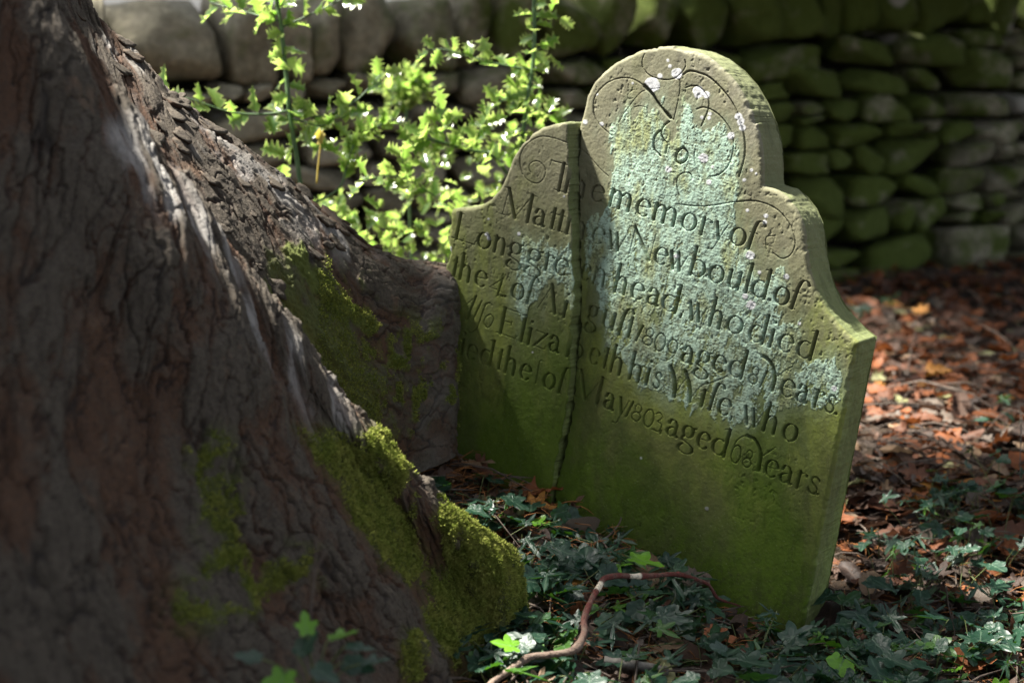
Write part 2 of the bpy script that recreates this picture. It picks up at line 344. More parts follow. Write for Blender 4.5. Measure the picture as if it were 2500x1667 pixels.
# flourishes and freer letters, traced as centre lines: (piece, points, half width in mm)
def tr(x0, y0, k, *p): q = np.array(p, float).reshape(-1, 2) * k; return q + [x0, y0]
k5 = .2126; k4 = .1703
FREE = [
 ('R', tr(1400,100,k5, 820,150, 790,230, 800,310, 850,380, 940,430, 1060,450, 1170,430, 1250,360, 1290,290, 1280,220), .9),
 ('R', tr(1400,100,k5, 1170,430, 1220,460, 1225,560, 1180,800, 1150,910), .8),
 ('R', tr(1400,100,k5, 1150,905, 1080,860, 980,740, 900,610, 800,510, 680,440, 540,430, 400,480, 290,580, 235,690, 235,830, 280,940, 370,1030, 440,1090), 1.0),
 ('R', tr(1400,100,k5, 1110,880, 980,740, 900,610, 820,520), 3.2),
 ('R', tr(1400,100,k5, 735,560, 680,570, 625,620, 640,670, 680,660), .6),
 ('R', tr(1400,100,k5, 520,940, 580,840, 690,690, 760,610, 830,570, 990,545), .6),
 ('R', tr(1400,100,k5, 710,760, 780,750, 850,775), .6),
 ('R', tr(1400,100,k5, 1260,390, 1330,350, 1430,365, 1560,420, 1700,550, 1800,680, 1880,830, 1940,1000, 1970,1180, 1960,1350, 1900,1560), 1.5),
 ('R', tr(1400,100,k5, 1290,540, 1360,520, 1440,530, 1510,600, 1555,690, 1545,800, 1500,910, 1470,980), 1.1),
 ('R', tr(1400,100,k5, 1420,785, 1490,765, 1580,790, 1680,860, 1770,970, 1830,1100, 1835,1250, 1780,1430, 1680,1530, 1580,1560), 1.1),
 ('R', tr(1400,100,k5, 1100,930, 1040,980, 1010,1060, 1040,1140, 1075,1200, 1060,1290), 1.6),
 ('R', tr(1400,100,k5, 1000,1030, 940,1090, 920,1180, 940,1260, 1000,1320), 1.8),
 ('R', tr(1400,100,k5, 1260,1220, 1190,1290, 1180,1370, 1220,1410, 1290,1370, 1310,1290, 1260,1220), 2.0),
 ('R', tr(1400,250,k5, 1400,540, 1390,660, 1430,800, 1460,880), .8),
 ('R', tr(1400,250,k5, 1215,1070, 1190,960, 1200,860, 1270,810, 1340,820, 1370,880), 1.0),
 ('R', tr(1400,250,k5, 1190,1170, 1380,1190, 1560,1190, 1720,1165, 1880,1140, 2040,1130, 2200,1160, 2352,1240), .9),
 ('R', tr(1050,80,.4677, 1600,885, 1700,880, 1800,915, 1870,990, 1905,1080, 1890,1150, 1840,1180, 1790,1150), .9),
 ('R', tr(1050,80,.4677, 1800,1060, 1755,1070, 1755,1130), .7),
 ('R', tr(1400,250,k5, 80,530, 180,620, 300,760, 400,850), .7),
 ('L', tr(1080,360,k4, 1800,-60, 1600,-130, 1400,-150, 1230,-60, 1140,60, 1112,200, 1140,360, 1220,470, 1350,520, 1440,460, 1478,360, 1450,270, 1380,205, 1310,205, 1250,250, 1245,320, 1275,375), .8),
 ('L', tr(1080,560,k4, 150,1215, 300,1110, 400,1030, 490,950), .7), ('L', tr(1080,560,k4, 480,965, 345,1300), 1.9), ('L', tr(1080,560,k4, 560,1030, 430,1310), 1.5),
 ('L', tr(1080,560,k4, 705,1090, 680,1060, 620,1080, 580,1180, 510,1380, 450,1460, 390,1480, 365,1450), 1.1),
 ('L', tr(1080,560,k4, 690,1220, 620,1260, 595,1350, 640,1410, 700,1370, 730,1280, 690,1220), 1.0),
 ('L', tr(1080,560,k4, 905,650, 875,715), .7), ('L', tr(1080,560,k4, 965,625, 915,735), .7), ('L', tr(1080,560,k4, 940,690, 970,700, 960,745), .6),
 ('R', tr(1680,860,k4, 1070,55, 1150,110, 1210,210, 1240,310), 3.0), ('R', tr(1680,860,k4, 1240,310, 1235,420, 1200,545), 3.0), ('R', tr(1680,860,k4, 1280,340, 1380,270, 1500,200), .9), ('R', tr(1680,860,k4, 1000,20, 1080,55), .8), ('R', tr(1680,860,k4, 1150,548, 1250,550), .7),
 ('R', tr(1380,760,k4, 1510,790, 1560,940, 1575,1100, 1560,1220), 3.2), ('R', tr(1380,760,k4, 1560,1215, 1640,1090, 1730,970), .8), ('R', tr(1380,760,k4, 1730,870, 1780,1050, 1790,1180, 1780,1290), 3.2), ('R', tr(1380,760,k4, 1780,1290, 1880,1140, 1980,1050, 2100,1020, 2320,930), .9),
 ('R', tr(1680,980,k4, 850,490, 950,540, 1010,640, 1045,740), 2.6), ('R', tr(1680,980,k4, 1045,740, 1035,850, 1000,985), 2.8), ('R', tr(1680,980,k4, 1060,790, 1150,725, 1250,660), .9), ('R', tr(1680,980,k4, 930,985, 1040,1000), .7),
]
def carve(P, which, U, Vv, step):
    """depth of the V-cut lettering on the grid (metres)"""
    D = np.zeros(U.shape)
    u0, v0 = U[0, 0], Vv[0, 0]
    def stroke(pts, w):
        w = np.broadcast_to(w, (len(pts),))
        for a, b, wa, wb in zip(pts[:-1], pts[1:], w[:-1], w[1:]):
            m = max(wa, wb) + step
            i0 = int((min(a[0], b[0]) - m - u0) / step); i1 = int((max(a[0], b[0]) + m - u0) / step) + 2
            j0 = int((min(a[1], b[1]) - m - v0) / step); j1 = int((max(a[1], b[1]) + m - v0) / step) + 2
            i0 = max(i0, 0); j0 = max(j0, 0)
            if i1 <= i0 or j1 <= j0: continue
            x = U[j0:j1, i0:i1] - a[0]; y = Vv[j0:j1, i0:i1] - a[1]
            if x.size == 0: continue
            d = b - a; L2 = d @ d + 1e-12
            t = np.clip((x * d[0] + y * d[1]) / L2, 0, 1)
            r = wa + (wb - wa) * t - np.hypot(x - t * d[0], y - t * d[1])
            D[j0:j1, i0:i1] = np.maximum(D[j0:j1, i0:i1], r)
    for side, base, letters in LINES:
        if side != which: continue
        bx, by = zip(*base)
        bx = list(bx); by = list(by)
        sl = (by[-1] - by[0]) / (bx[-1] - bx[0])
        bx = [bx[0] - 200] + bx + [bx[-1] + 200]; by = [by[0] - 200 * sl] + by + [by[-1] + 200 * sl]
        for ch, xl, xr in letters:
            off = 17
            a = P.uv(xl, np.interp(xl, bx, by) - off); b = P.uv(xr, np.interp(xr, bx, by) - off)
            o = P.uv(.5 * (xl + xr), np.interp(.5 * (xl + xr), bx, by))
            wd = b[0] - a[0]
            for pts, w in G[ch]:
                q = np.stack([a[0] + pts[:, 0] * wd, o[1] + (pts[:, 1] * XH) + (pts[:, 0] - .5) * 0.0], -1)
                if w is None:
                    t = np.gradient(q, axis=0); t = np.abs(t[:, 1]) / (np.linalg.norm(t, axis=1) + 1e-9)
                    w = TN + (TH - TN) * t ** 1.6
                stroke(q, np.asarray(w) * XH)
    for side, pts, w in FREE:
        if side != which: continue
        q = catmull(P.uv(pts[:, 0], pts[:, 1]), max(12, 5 * len(pts)))
        stroke(q, w * .00135)
    wear = np.clip(.98 + .40 * fbm(U * 9, Vv * 9, o=3, s=26), .70, 1.2); wear = wear * (1 - .28 * sstep(-.12, -.25, Vv))
    return np.minimum(np.maximum(D - .0002 + .0003 * fbm(U * 200, Vv * 200, o=2, s=27), 0) * 2.9, .0105 * wear)

def poly_sdf(poly, X, Y):
    """signed distance (negative inside)"""
    d = np.full(X.shape, 1e9); ins = np.zeros(X.shape, bool)
    n = len(poly)
    for i in range(n):
        a = poly[i]; b = poly[(i + 1) % n]; e = b - a
        x = X - a[0]; y = Y - a[1]
        t = np.clip((x * e[0] + y * e[1]) / (e @ e + 1e-12), 0, 1)
        d = np.minimum(d, (x - t * e[0]) ** 2 + (y - t * e[1]) ** 2)
        c = ((a[1] > Y) != (b[1] > Y))
        if abs(e[1]) > 1e-12: ins ^= c & (x < e[0] * y / e[1])
    d = np.sqrt(d)
    return np.where(ins, -d, d)

def line_d(p, X, Y):
    d = np.full(X.shape, 9.)
    for a, b in zip(p[:-1], p[1:]):
        e = b - a; t = np.clip(((X - a[0]) * e[0] + (Y - a[1]) * e[1]) / (e @ e), 0, 1); d = np.minimum(d, np.hypot(X - a[0] - t * e[0], Y - a[1] - t * e[1]))
    return d

def coarse(fn, U, V, f=4):
    """evaluate fn on a coarser grid and interpolate"""
    u = U[0]; v = V[:, 0]; cu = np.linspace(u[0], u[-1], len(u) // f + 2); cv = np.linspace(v[0], v[-1], len(v) // f + 2)
    D = fn(*np.meshgrid(cu, cv))
    iu = np.interp(u, cu, np.arange(len(cu))); iv = np.interp(v, cv, np.arange(len(cv)))
    i0 = np.clip(iu.astype(int), 0, len(cu) - 2); j0 = np.clip(iv.astype(int), 0, len(cv) - 2)
    fu = (iu - i0)[None]; fv = (iv - j0)[:, None]
    A = D[np.ix_(j0, i0)]; B = D[np.ix_(j0, i0 + 1)]; C = D[np.ix_(j0 + 1, i0)]; E = D[np.ix_(j0 + 1, i0 + 1)]
    return (A * (1 - fu) + B * fu) * (1 - fv) + (C * (1 - fu) + E * fu) * fv

LICH_R = pl(1604,223, 1616,238, 1632,262, 1642,291, 1646,330, 1650,280, 1658,235, 1664,206, 1674,222, 1684,248, 1698,245, 1702,291, 1716,318, 1720,290, 1735,318, 1752,318, 1759,304, 1774,317, 1790,360,
            1804,368, 1811,402, 1802,437, 1800,488, 1795,505, 1800,535, 1802,556, 1794,599, 1823,624, 1838,655, 1860,680, 1894,640, 1915,662, 1917,696, 1903,749, 1918,769, 1922,790, 1932,785, 1949,785, 1951,807,
            1963,827, 1945,870, 1990,880, 2030,876, 2050,910, 2046,983, 2003,1010, 1975,985, 1930,985, 1893,985, 1870,1030, 1830,1048, 1731,1018, 1678,1000, 1584,962, 1533,915, 1490,850, 1470,760, 1440,690, 1430,600, 1450,530,
            1481,505, 1489,463, 1485,409, 1491,369, 1485,320, 1510,292, 1544,256, 1553,286, 1576,263, 1598,252, 1630,297, 1640,310, 1622,270)
LICH_L = pl(1272,577, 1300,590, 1330,580, 1350,600, 1380,590, 1399,594, 1404,640, 1404,690, 1404,760, 1390,765, 1370,700, 1340,690, 1320,720, 1300,760, 1284,800, 1262,747, 1255,679, 1267,620)
WHITE = [(1594,208,19),(1653,181,13),(1612,186,6.5),(1631,148,4),(1636,162,4),(1706,225,14),(1725,232,8),(1714,287,4),(1733,278,4.5),(1731,289,4.5),(1803,285,8),(1808,298,9),(1813,312,7),(1785,331,9),(1469,303,6),(1429,298,6),
 (1718,386,12),(1633,414,8),(1740,408,4),(1835,416,4),(1846,424,3),(1545,204,3),(1731,445,6),(1817,440,4),(1825,514,4),(1870,527,5),(1867,543,5),(1832,624,10),(1651,626,6),(1920,675,7),(1854,665,4),(1819,723,6.5),(1834,745,12),
 (1189,572,5),(1193,582,5),(1267,571,5),(1095,608,9),(1193,535,3.5),(1377,480,3),(2037,948,6),(1725,1241,4.5),(1952,790,4),(1565,1118,3),(1458,231,2.5),(1300,860,2)]

def build_fragment(P, which, outline, name, parent, thick, lich_poly):
    step = .00105
    poly = P.uv(outline[:, 0], outline[:, 1])
    lo = poly.min(0) - .012; hi = poly.max(0) + .012
    us = np.arange(lo[0], hi[0], step); vs = np.arange(lo[1], hi[1], step)
    U, V = np.meshgrid(us, vs)
    sd = coarse(lambda x, y: poly_sdf(poly, x, y), U, V, 3)
    crk = P.uv(*(CRK_R if which == 'R' else CRK_L).T)
    dc = coarse(lambda x, y: line_d(crk, x, y), U, V, 3); nearc = sstep(.020, .008, dc)
    chip = np.maximum(0, fbm(U * 34, V * 34, o=3, s=23) - .18)
    sd = sd + .0006 * fbm(U * 130, V * 130, o=2, s=21) + nearc * (.0034 * fbm(U * 70, V * 70, o=3, s=22) + .0008 * fbm(U * 300, V * 300, o=2, s=24)) + .011 * chip * (1 - nearc); chipv = .011 * chip * (1 - nearc)     # chipped arrises
    gy, gx = np.gradient(sd, step); gl = np.hypot(gx, gy) + 1e-6; gx /= gl; gy /= gl
    keep = sd < step * 1.3
    cellk = keep[:-1, :-1] & keep[1:, :-1] & keep[:-1, 1:] & keep[1:, 1:]
    inn = (sd < 0); cellk &= inn[:-1, :-1] | inn[1:, :-1] | inn[:-1, 1:] | inn[1:, 1:]
    # surface relief
    W = .0008 * fbm(U * 9, V * 9, o=2, s=31) + .00035 * fbm(U * 60, V * 60, o=3, s=33) + .00022 * fbm(U * 260, V * 260, o=2, s=35)
    pits = np.maximum(0, fbm(U * 160, V * 110, o=3, s=37) - .28); W -= .0026 * pits * sstep(.05, .4, fbm(U * 7, V * 7, o=2, s=38))
    vy = sstep(-.15, .25, V)                                                 # height in the stone
    # lichen crust
    lp = P.uv(lich_poly[:, 0], lich_poly[:, 1])
    ls = coarse(lambda x, y: poly_sdf(lp, x, y), U, V, 4)
    rag = fbm(U * 60, V * 17, o=4, s=41) * .020 + fbm(U * 230, V * 120, o=3, s=43) * .007
    cover = -(ls + rag) - .001
    drop = sstep(.10, -.22, V)                                               # thinner further down
    gaps = fbm(U * 110, V * 38, o=4, s=45) + .5 * fbm(U * 420, V * 330, o=2, s=46)
    holes = sstep(.32, .52, gaps + .42 * drop - .10)
    cut = carve(P, which, U, V, step)
    lich = sstep(0, .003, cover) * (1 - holes) * (1 - .55 * sstep(.0015, .004, cut) * (fbm(U * 40, V * 40, o=2, s=58) > -.25))
    fl = worley(U * 250 + 3 * fbm(U * 90, V * 90, s=51), V * 190, s=53)
    crumb = np.clip(fl[1] * 1.6, 0, 1) * .0004 + .0004 * fbm(U * 200, V * 150, o=3, s=55)
    W += lich * (.0004 + crumb)
    wh = np.zeros(U.shape)
    for (x, y, r) in WHITE:
        if (x < 1400) != (which == 'L'): continue
        c = P.uv(x, y); rr = r * 2.75 / F
        d = np.hypot((U - c[0]) / 1.08, V - c[1]) - rr * (1 + .30 * fbm(U * 120, V * 120, o=3, s=61))
        wh = np.maximum(wh, sstep(.0006, -.0006, d))
    W += wh * .00025
    W -= cut
    # worn edge
    R = .0075 * (1 - .88 * nearc); dd = np.clip(-sd, 0, R)
    W -= R - np.sqrt(np.maximum(R * R - (R - dd) ** 2, 0))
    if which == 'R':                                                         # wear beside the fracture
        cr = P.uv(CRK_R[:, 0], CRK_R[:, 1])
    Vx = U - gx * np.maximum(sd, 0); Vy_ = V - gy * np.maximum(sd, 0)
    used = np.zeros(U.shape, bool)
    used[:-1, :-1] |= cellk; used[1:, :-1] |= cellk; used[:-1, 1:] |= cellk; used[1:, 1:] |= cellk
    idx = -np.ones(U.shape, int); idx[used] = np.arange(used.sum())
    a, b, c, d = idx[:-1, :-1][cellk], idx[:-1, 1:][cellk], idx[1:, 1:][cellk], idx[1:, :-1][cellk]
    quads = np.stack([a, b, c, d], -1)
    uv = np.stack([Vx[used], Vy_[used]], -1)
    front = P.world(uv, W[used])
    # boundary loop -> sides
    e = np.concatenate([quads[:, [0, 1]], quads[:, [1, 2]], quads[:, [2, 3]], quads[:, [3, 0]]])
    key = np.sort(e, 1); kk = key[:, 0].astype(np.int64) * len(uv) + key[:, 1]
    un, inv, cnt = np.unique(kk, return_inverse=True, return_counts=True)
    be = e[cnt[inv] == 1]
    bv = np.unique(be); rank = -np.ones(len(uv), int); rank[bv] = np.arange(len(bv))
    rings = 26; nb = len(bv)
    bu = uv[bv]; Wb = W[used][bv]
    gxb = gx[used][bv]; gyb = gy[used][bv]
    Vall = [front]; quadsall = [quads]; prev = bv
    base = len(front)
    for r in range(1, rings + 1):
        t = r / rings; dep = -thick * t
        dep = Wb * (1 - t) + dep
        nz = .0030 * fbm(bu[:, 0] * 30, bu[:, 1] * 30, dep * 30, o=3, s=71) + .0008 * fbm(bu[:, 0] * 160, bu[:, 1] * 160, dep * 160, o=2, s=73)
        tool = np.zeros(nb)
        nz = nz * min(1, r / 3) - .006 * max(0, (t - .9) / .1) ** 2
        q = bu + np.stack([gxb, gyb], -1) * (nz + chipv[used][bv] * min(1, r / 6))[:, None]
        Vall.append(P.world(q, dep))
        cur = base + np.arange(nb)
        i0 = prev[rank[be[:, 0]]]; i1 = prev[rank[be[:, 1]]]; j0 = cur[rank[be[:, 0]]]; j1 = cur[rank[be[:, 1]]]
        quadsall.append(np.stack([i1, i0, j0, j1], -1)); prev = cur; base += nb
    # back face (plain dressed slab)
    bk = P.world(poly * 1.0, np.full(len(poly), -thick + .002))
    Vt = np.vstack(Vall + [bk]); nbk = len(bk)
    attrs = {}
    def full(arr, side=0.0, bside=None):
        return np.concatenate([arr[used], np.full(nb * rings, side), np.full(nbk, side)])
    sides = np.concatenate([np.zeros(len(uv)), np.ones(nb * rings), np.ones(nbk)])
    hgt = np.concatenate([uv[:, 1]] + [bu[:, 1]] * rings + [poly[:, 1]])
    uu = np.concatenate([uv[:, 0]] + [bu[:, 0]] * rings + [poly[:, 0]])
    attrs = dict(lich=full(lich), white=full(wh), side=sides, hgt=hgt, uu=uu, cut=full(cut / .0100), crumb=full(np.clip(crumb / .00055, -1, 1)), thin=full(np.clip(-cover / .01, -3, 3)))
    me = mesh_np(name, local(Vt, parent.location), [np.vstack(quadsall), (len(Vt) - nbk + np.arange(nbk))[None]], attrs)
    return obj(name, me, MAT_STONE, parent)

def stone_material():
    m = NT('weathered_sandstone'); a = m.attr
    P = m.pos(); st = m.scale(P, (1, 1, .35))
    n1 = m.noise(9, 5, .6, P); n2 = m.noise(45, 5, .65, P); n3 = m.noise(260, 3, .6, P); ns = m.noise(16, 5, .6, st)
    stone = m.mix(n2, (.166, .162, .118), (.250, .242, .182))
    stone = m.mix(m.ramp(n1, [(.50, 0), (.70, 1)]), stone, (.20, .19, .165))                       # grey weathering
    stone = m.mix(m.ramp(n3, [(.35, .35), (.55, 0)]), stone, (.10, .085, .06))
    # film of algae, stronger downwards; colour olive -> saturated green
    h = a('hgt')
    low = m.math('ADD', h, m.math('MULTIPLY', m.math('SUBTRACT', ns, .5), .32))
    k_ol = m.ramp(m.math('ADD', m.math('MULTIPLY', low, 1.0), .5), [(.18, .92), (.50, .72), (.80, .42), (1.0, .30)])
    olive = m.mix(n2, (.100, .100, .044), (.175, .172, .084))
    c = m.mix(k_ol, stone, olive)
    k_gr = m.ramp(m.math('ADD', low, .62), [(.14, 1.0), (.34, .92), (.56, .35), (.74, 0)])
    green = m.mix(n2, (.038, .074, .004), (.092, .145, .010))
    c = m.mix(k_gr, c, green)
    # bright yellow green film in patches
    yp = m.noise(7, 6, .7, st, .4); ky = m.math('MULTIPLY', m.ramp(yp, [(.50, 0), (.62, 1)]), m.ramp(m.math('ADD', h, .5), [(.10, 0), (.22, .9), (.50, .9), (.72, .15), (.9, .2)]))
    ky = m.math('MULTIPLY', ky, m.ramp(n3, [(.3, .55), (.6, 1)]))
    c = m.mix(ky, c, m.mix(n2, (.12, .150, .022), (.21, .24, .055)))
    # soil-dark damp foot
    kd = m.ramp(m.math('ADD', m.math('ADD', h, m.math('MULTIPLY', a('uu'), .40)), m.math('MULTIPLY', n1, .10)), [(0, 0), (1, 0)])
    # lichen
    lc = m.mix(n2, (.29, .42, .33), (.41, .55, .445))
    lc = m.mix(m.ramp(m.noise(28, 4, .6, st), [(.50, 0), (.66, .85)]), lc, (.27, .29, .115))
    lc = m.mix(m.ramp(a('crumb'), [(.0, .7), (.36, 0)]), lc, (.10, .115, .07))
    lf = a('lich')
    thinlo = m.ramp(m.math('ADD', h, .5), [(.10, .55), (.40, .9), (.6, 1)])
    lf = m.math('MULTIPLY', lf, thinlo)
    wash = m.math('MULTIPLY', m.ramp(m.math('ADD', m.math('MULTIPLY', a('thin'), -.1), .5), [(.24, 0), (.44, .30), (.56, .50)]), m.ramp(ns, [(.36, .15), (.60, 1)]))
    c = m.mix(wash, c, m.mix(n2, (.17, .235, .15), (.25, .33, .23)))
    c = m.mix(lf, c, lc)
    wc = m.mix(n3, (.43, .44, .45), (.57, .58, .59)); c = m.mix(a('white'), c, wc)
    # sides: bare greyish green
    sd = m.mix(n1, (.105, .118, .065), (.15, .145, .095)); sd = m.mix(m.ramp(m.math('ADD', h, .5), [(.2, .85), (.75, .25)]), sd, m.mix(n2, (.115, .160, .030), (.170, .215, .060)))
    sd = m.mix(m.ramp(n3, [(.62, 0), (.75, .5)]), sd, (.35, .35, .28))
    c = m.mix(a('side'), c, sd)
    mot = m.noise(34, 6, .72, m.scale(P, (1, 1, .45)), .6); c = m.mix(.8, c, m.ramp(mot, [(.30, .50), (.50, 1.0), (.72, 1.0)]), 'MULTIPLY')
    big = m.noise(6.5, 5, .68, m.scale(P, (1, 1, .55)), .5); c = m.mix(m.math('MULTIPLY', m.ramp(big, [(.48, 0), (.66, .55)]), m.ramp(m.math('ADD', h, .5), [(.30, 1), (.62, 0)])), c, m.mix(n2, (.050, .052, .022), (.10, .098, .045)))
    spl = m.noise(95, 4, .75, P); c = m.mix(m.math('MULTIPLY', m.ramp(spl, [(.50, 0), (.62, .8)]), m.ramp(m.math('ADD', m.math('ADD', h, m.math('MULTIPLY', a('uu'), -.02)), .62), [(.06, 1), (.26, 0)])), c, (.030, .024, .016))
    c = m.mix(m.ramp(m.noise(420, 2, .5, P), [(.66, 0), (.74, .35)]), c, (.30, .30, .24))
    nm = m.bump(n3, .25, .0012); nm = m.bump(m.noise(900, 2, .6, P), .2, .0006, nm)
    return m.done(m.bsdf(c, .92, nm, .25))
MAT_STONE = stone_material()
gloc = tuple(at(1640, 1400, 2.65)); gloc = (gloc[0], gloc[1], 0.0)
grave = empty('gravestone', 'old carved headstone split by a long crack and leaning beside the tree root', 'gravestone', gloc)
THICK = .098
if 1:
    oR = np.vstack([OUT_R, CRK_R]); fr = build_fragment(PR, 'R', oR, 'main_slab', grave, THICK, LICH_R)
    fr['label'] = 'larger slab with most of the inscription, crusted with pale green lichen'
    oL = np.vstack([OUT_L, CRK_L, OUT_L2]); fl_ = build_fragment(PL, 'L', oL, 'broken_slab', grave, THICK, LICH_L)
    fl_['label'] = 'narrower broken slab standing slightly proud of the rest'
# ================================================================== GROUND, WALL
def ground_mat():
    m = NT('leaf_mould'); P = m.pos()
    n1 = m.noise(6, 5, .65, P); n2 = m.noise(60, 4, .7, P); n3 = m.noise(220, 3, .7, P)
    c = m.mix(n2, (.010, .008, .006), (.050, .034, .022))
    c = m.mix(m.ramp(n3, [(.56, 0), (.72, .6)]), c, (.11, .055, .025))
    c = m.mix(m.ramp(n1, [(.55, 0), (.75, .5)]), c, (.016, .022, .008))
    nm = m.bump(n2, .8, .02); nm = m.bump(n3, .7, .006, nm)
    return m.done(m.bsdf(c, .95, nm, .2))
def make_ground():
    # finer near the stone, coarse far away; one sheet to the horizon
    g = np.concatenate([-np.geomspace(120, 3.05, 40), np.linspace(-3, 4, 300), np.geomspace(4.05, 120, 40)])
    h = np.concatenate([np.linspace(-40, .9, 24), np.linspace(1, 7.5, 280), np.geomspace(7.6, 150, 40)])
    X, Y = np.meshgrid(g, h)
    Z = ground_z(X, Y)
    near = np.exp(-((np.abs(X) / 3.5) ** 4)) * ((Y > 1) & (Y < 7.4))
    Z = Z + near * (.012 * fbm(X * 26, Y * 26, o=3, s=81))
    me = mesh_np('ground', np.stack([X.ravel(), Y.ravel(), Z.ravel()], -1), grid_faces(len(h), len(g)))
    o = obj('ground', me, ground_mat()); o['kind'] = 'structure'
make_ground()

# ------------------------------------------------ dry stone wall
W0 = at(0, 0, 4.95)[:2]; W1 = at(2500, 0, 6.9)[:2]
WD = (W1 - W0) / np.linalg.norm(W1 - W0); WN = np.array([WD[1], -WD[0]])      # towards the camera
if WN[1] > 0: WN = -WN
def wall_s(px):
    """distance along the wall where the vertical plane through photo column px meets it"""
    r = ray(px, 400.)[:2]; A = np.array([WD, -r]).T
    return np.linalg.solve(A, CAM[:2] - W0)[0]
def wall_z(px, py):
    r = ray(px, py); s = wall_s(px); p = W0 + WD * s; return CAM[2] + r[2] * (p[1] / r[1])
def wall_mats():
    out = []
    m = NT('mossy_gritstone'); P = m.pos(); g = m.attr('moss'); v = m.attr('tone')
    n1 = m.noise(7, 4, .6, P); n2 = m.noise(35, 5, .7, P)
    c = m.mix(v, (.19, .175, .12), (.37, .34, .25))
    c = m.mix(m.ramp(n2, [(.40, .5), (.62, 0)]), c, (.055, .05, .038))
    c = m.mix(m.ramp(n1, [(.52, 0), (.68, .4)]), c, (.27, .24, .20))
    gm = m.math('MULTIPLY', m.ramp(m.math('ADD', n1, m.math('MULTIPLY', g, .55)), [(.62, 0), (.82, .95)]), 1)
    c = m.mix(gm, c, m.mix(n2, (.036, .056, .007), (.088, .122, .017)))
    c = m.mix(m.ramp(m.noise(3.1, 2, .5, P), [(.70, 0), (.73, .8)]), c, (.40, .38, .35))
    return m.done(m.bsdf(c, .95, m.bump(n2, .6, .01), .2))
WM = wall_mats()
_sph = None
def stone_mesh(sx, sy, sz, seed, k=14, pw=.42):
    """weathered block: super-ellipsoid with noise"""
    n, mm = k, 2 * k
    th = np.linspace(-np.pi / 2, np.pi / 2, n); ph = np.linspace(0, 2 * np.pi, mm, endpoint=False)
    T, Ph = np.meshgrid(th, ph, indexing='ij'); Dn = np.stack([(np.cos(T) * np.cos(Ph)).ravel(), (np.cos(T) * np.sin(Ph)).ravel(), np.sin(T).ravel()], -1)
    r = np.random.default_rng(seed); acc = np.zeros(len(Dn)); pw_ = 6 + 26 * (1 - pw)
    pl_ = [(np.array(q, float) + r.normal(0, .11, 3), 1.) for q in ((1, 0, 0), (-1, 0, 0), (0, 1, 0), (0, -1, 0), (0, 0, 1), (0, 0, -1))]
    for _ in range(5): q = r.choice([-1, 1], 3) * r.uniform(.35, 1, 3); pl_.append((q, r.uniform(.92, 1.22)))
    for q, d in pl_: q = q / np.linalg.norm(q); acc += (np.maximum(Dn @ q, 1e-6) / d) ** pw_
    V = Dn * (acc ** (-1 / pw_))[:, None]
    N = V * (1 + .05 * fbm(V[:, 0] * 1.3 + seed, V[:, 1] * 1.3, V[:, 2] * 1.3, o=3, s=seed % 97)[:, None] + .05 * fbm(V[:, 0] * 4 + seed, V[:, 1] * 4, V[:, 2] * 4, o=3, s=seed % 89)[:, None])
    N = N / np.abs(N).max(0)
    return N * np.array([sx, sy, sz]) / 2, grid_faces(n, mm, True)
def to_wall(V, s, z, off):
    """local block (x along wall, y towards camera, z up) -> world"""
    p = W0 + WD * s
    return np.stack([p[0] + V[:, 0] * WD[0] + (V[:, 1] + off) * WN[0], p[1] + V[:, 0] * WD[1] + (V[:, 1] + off) * WN[1], z + V[:, 2]], -1)
S_A, S_B = wall_s(-500), wall_s(2950)
wloc = (*(W0 + WD * wall_s(1500)), -.15)
wall = empty('dry_stone_wall', 'mossy dry stone wall with upright coping stones behind the holly and the gravestone', 'stone wall', wloc)
def z_cop(s):   # underside of the coping along the wall
    return np.interp(s, [wall_s(300), wall_s(574), wall_s(960), wall_s(1350), wall_s(1900), wall_s(2300)], [wall_z(300, 215), wall_z(574, 205), wall_z(960, 178), wall_z(1350, 140), wall_z(1900, 95), wall_z(2300, 70)])
def z_base(s): return ground_z(*(W0 + WD * s)) - .05
rw = np.random.default_rng(5)
mb = MB(); seed = 100
# dark rubble core so that the joints read as deep gaps
SS = np.linspace(S_A, S_B, 60)
core = np.vstack([np.stack([np.concatenate([to_wall(np.array([[0, o_, 0.]]), s, z, 0)[0]]) for s in SS]) for o_, zf in ((-.24, 0), (-.10, 0), (-.10, 1), (-.24, 1)) for z in [0]])
cz = np.concatenate([[z_base(s) - .1 for s in SS], [z_base(s) - .1 for s in SS], [z_cop(s) + .10 for s in SS], [z_cop(s) + .10 for s in SS]])
core[:, 2] = cz
def add_stone(s, z, w, h, off=0, tone=None, moss=None, k=18, pw=.12, dep=.30):
    global seed; seed += 1
    V, fs = stone_mesh(w, dep, h, seed, k, pw)
    a = rw.normal(0, .06); c_, s_ = math.cos(a), math.sin(a)
    V = np.stack([V[:, 0] * c_ - V[:, 2] * s_, V[:, 1], V[:, 0] * s_ + V[:, 2] * c_], -1)
    mb.add(to_wall(V, s, z, off), fs, tone=np.float64(rw.uniform(0, 1) if tone is None else tone), moss=np.float64(rw.uniform(0, 1) if moss is None else moss))
rows = 8
fr_ = np.array([0, .20, .34, .45, .56, .67, .78, .89, 1.0])
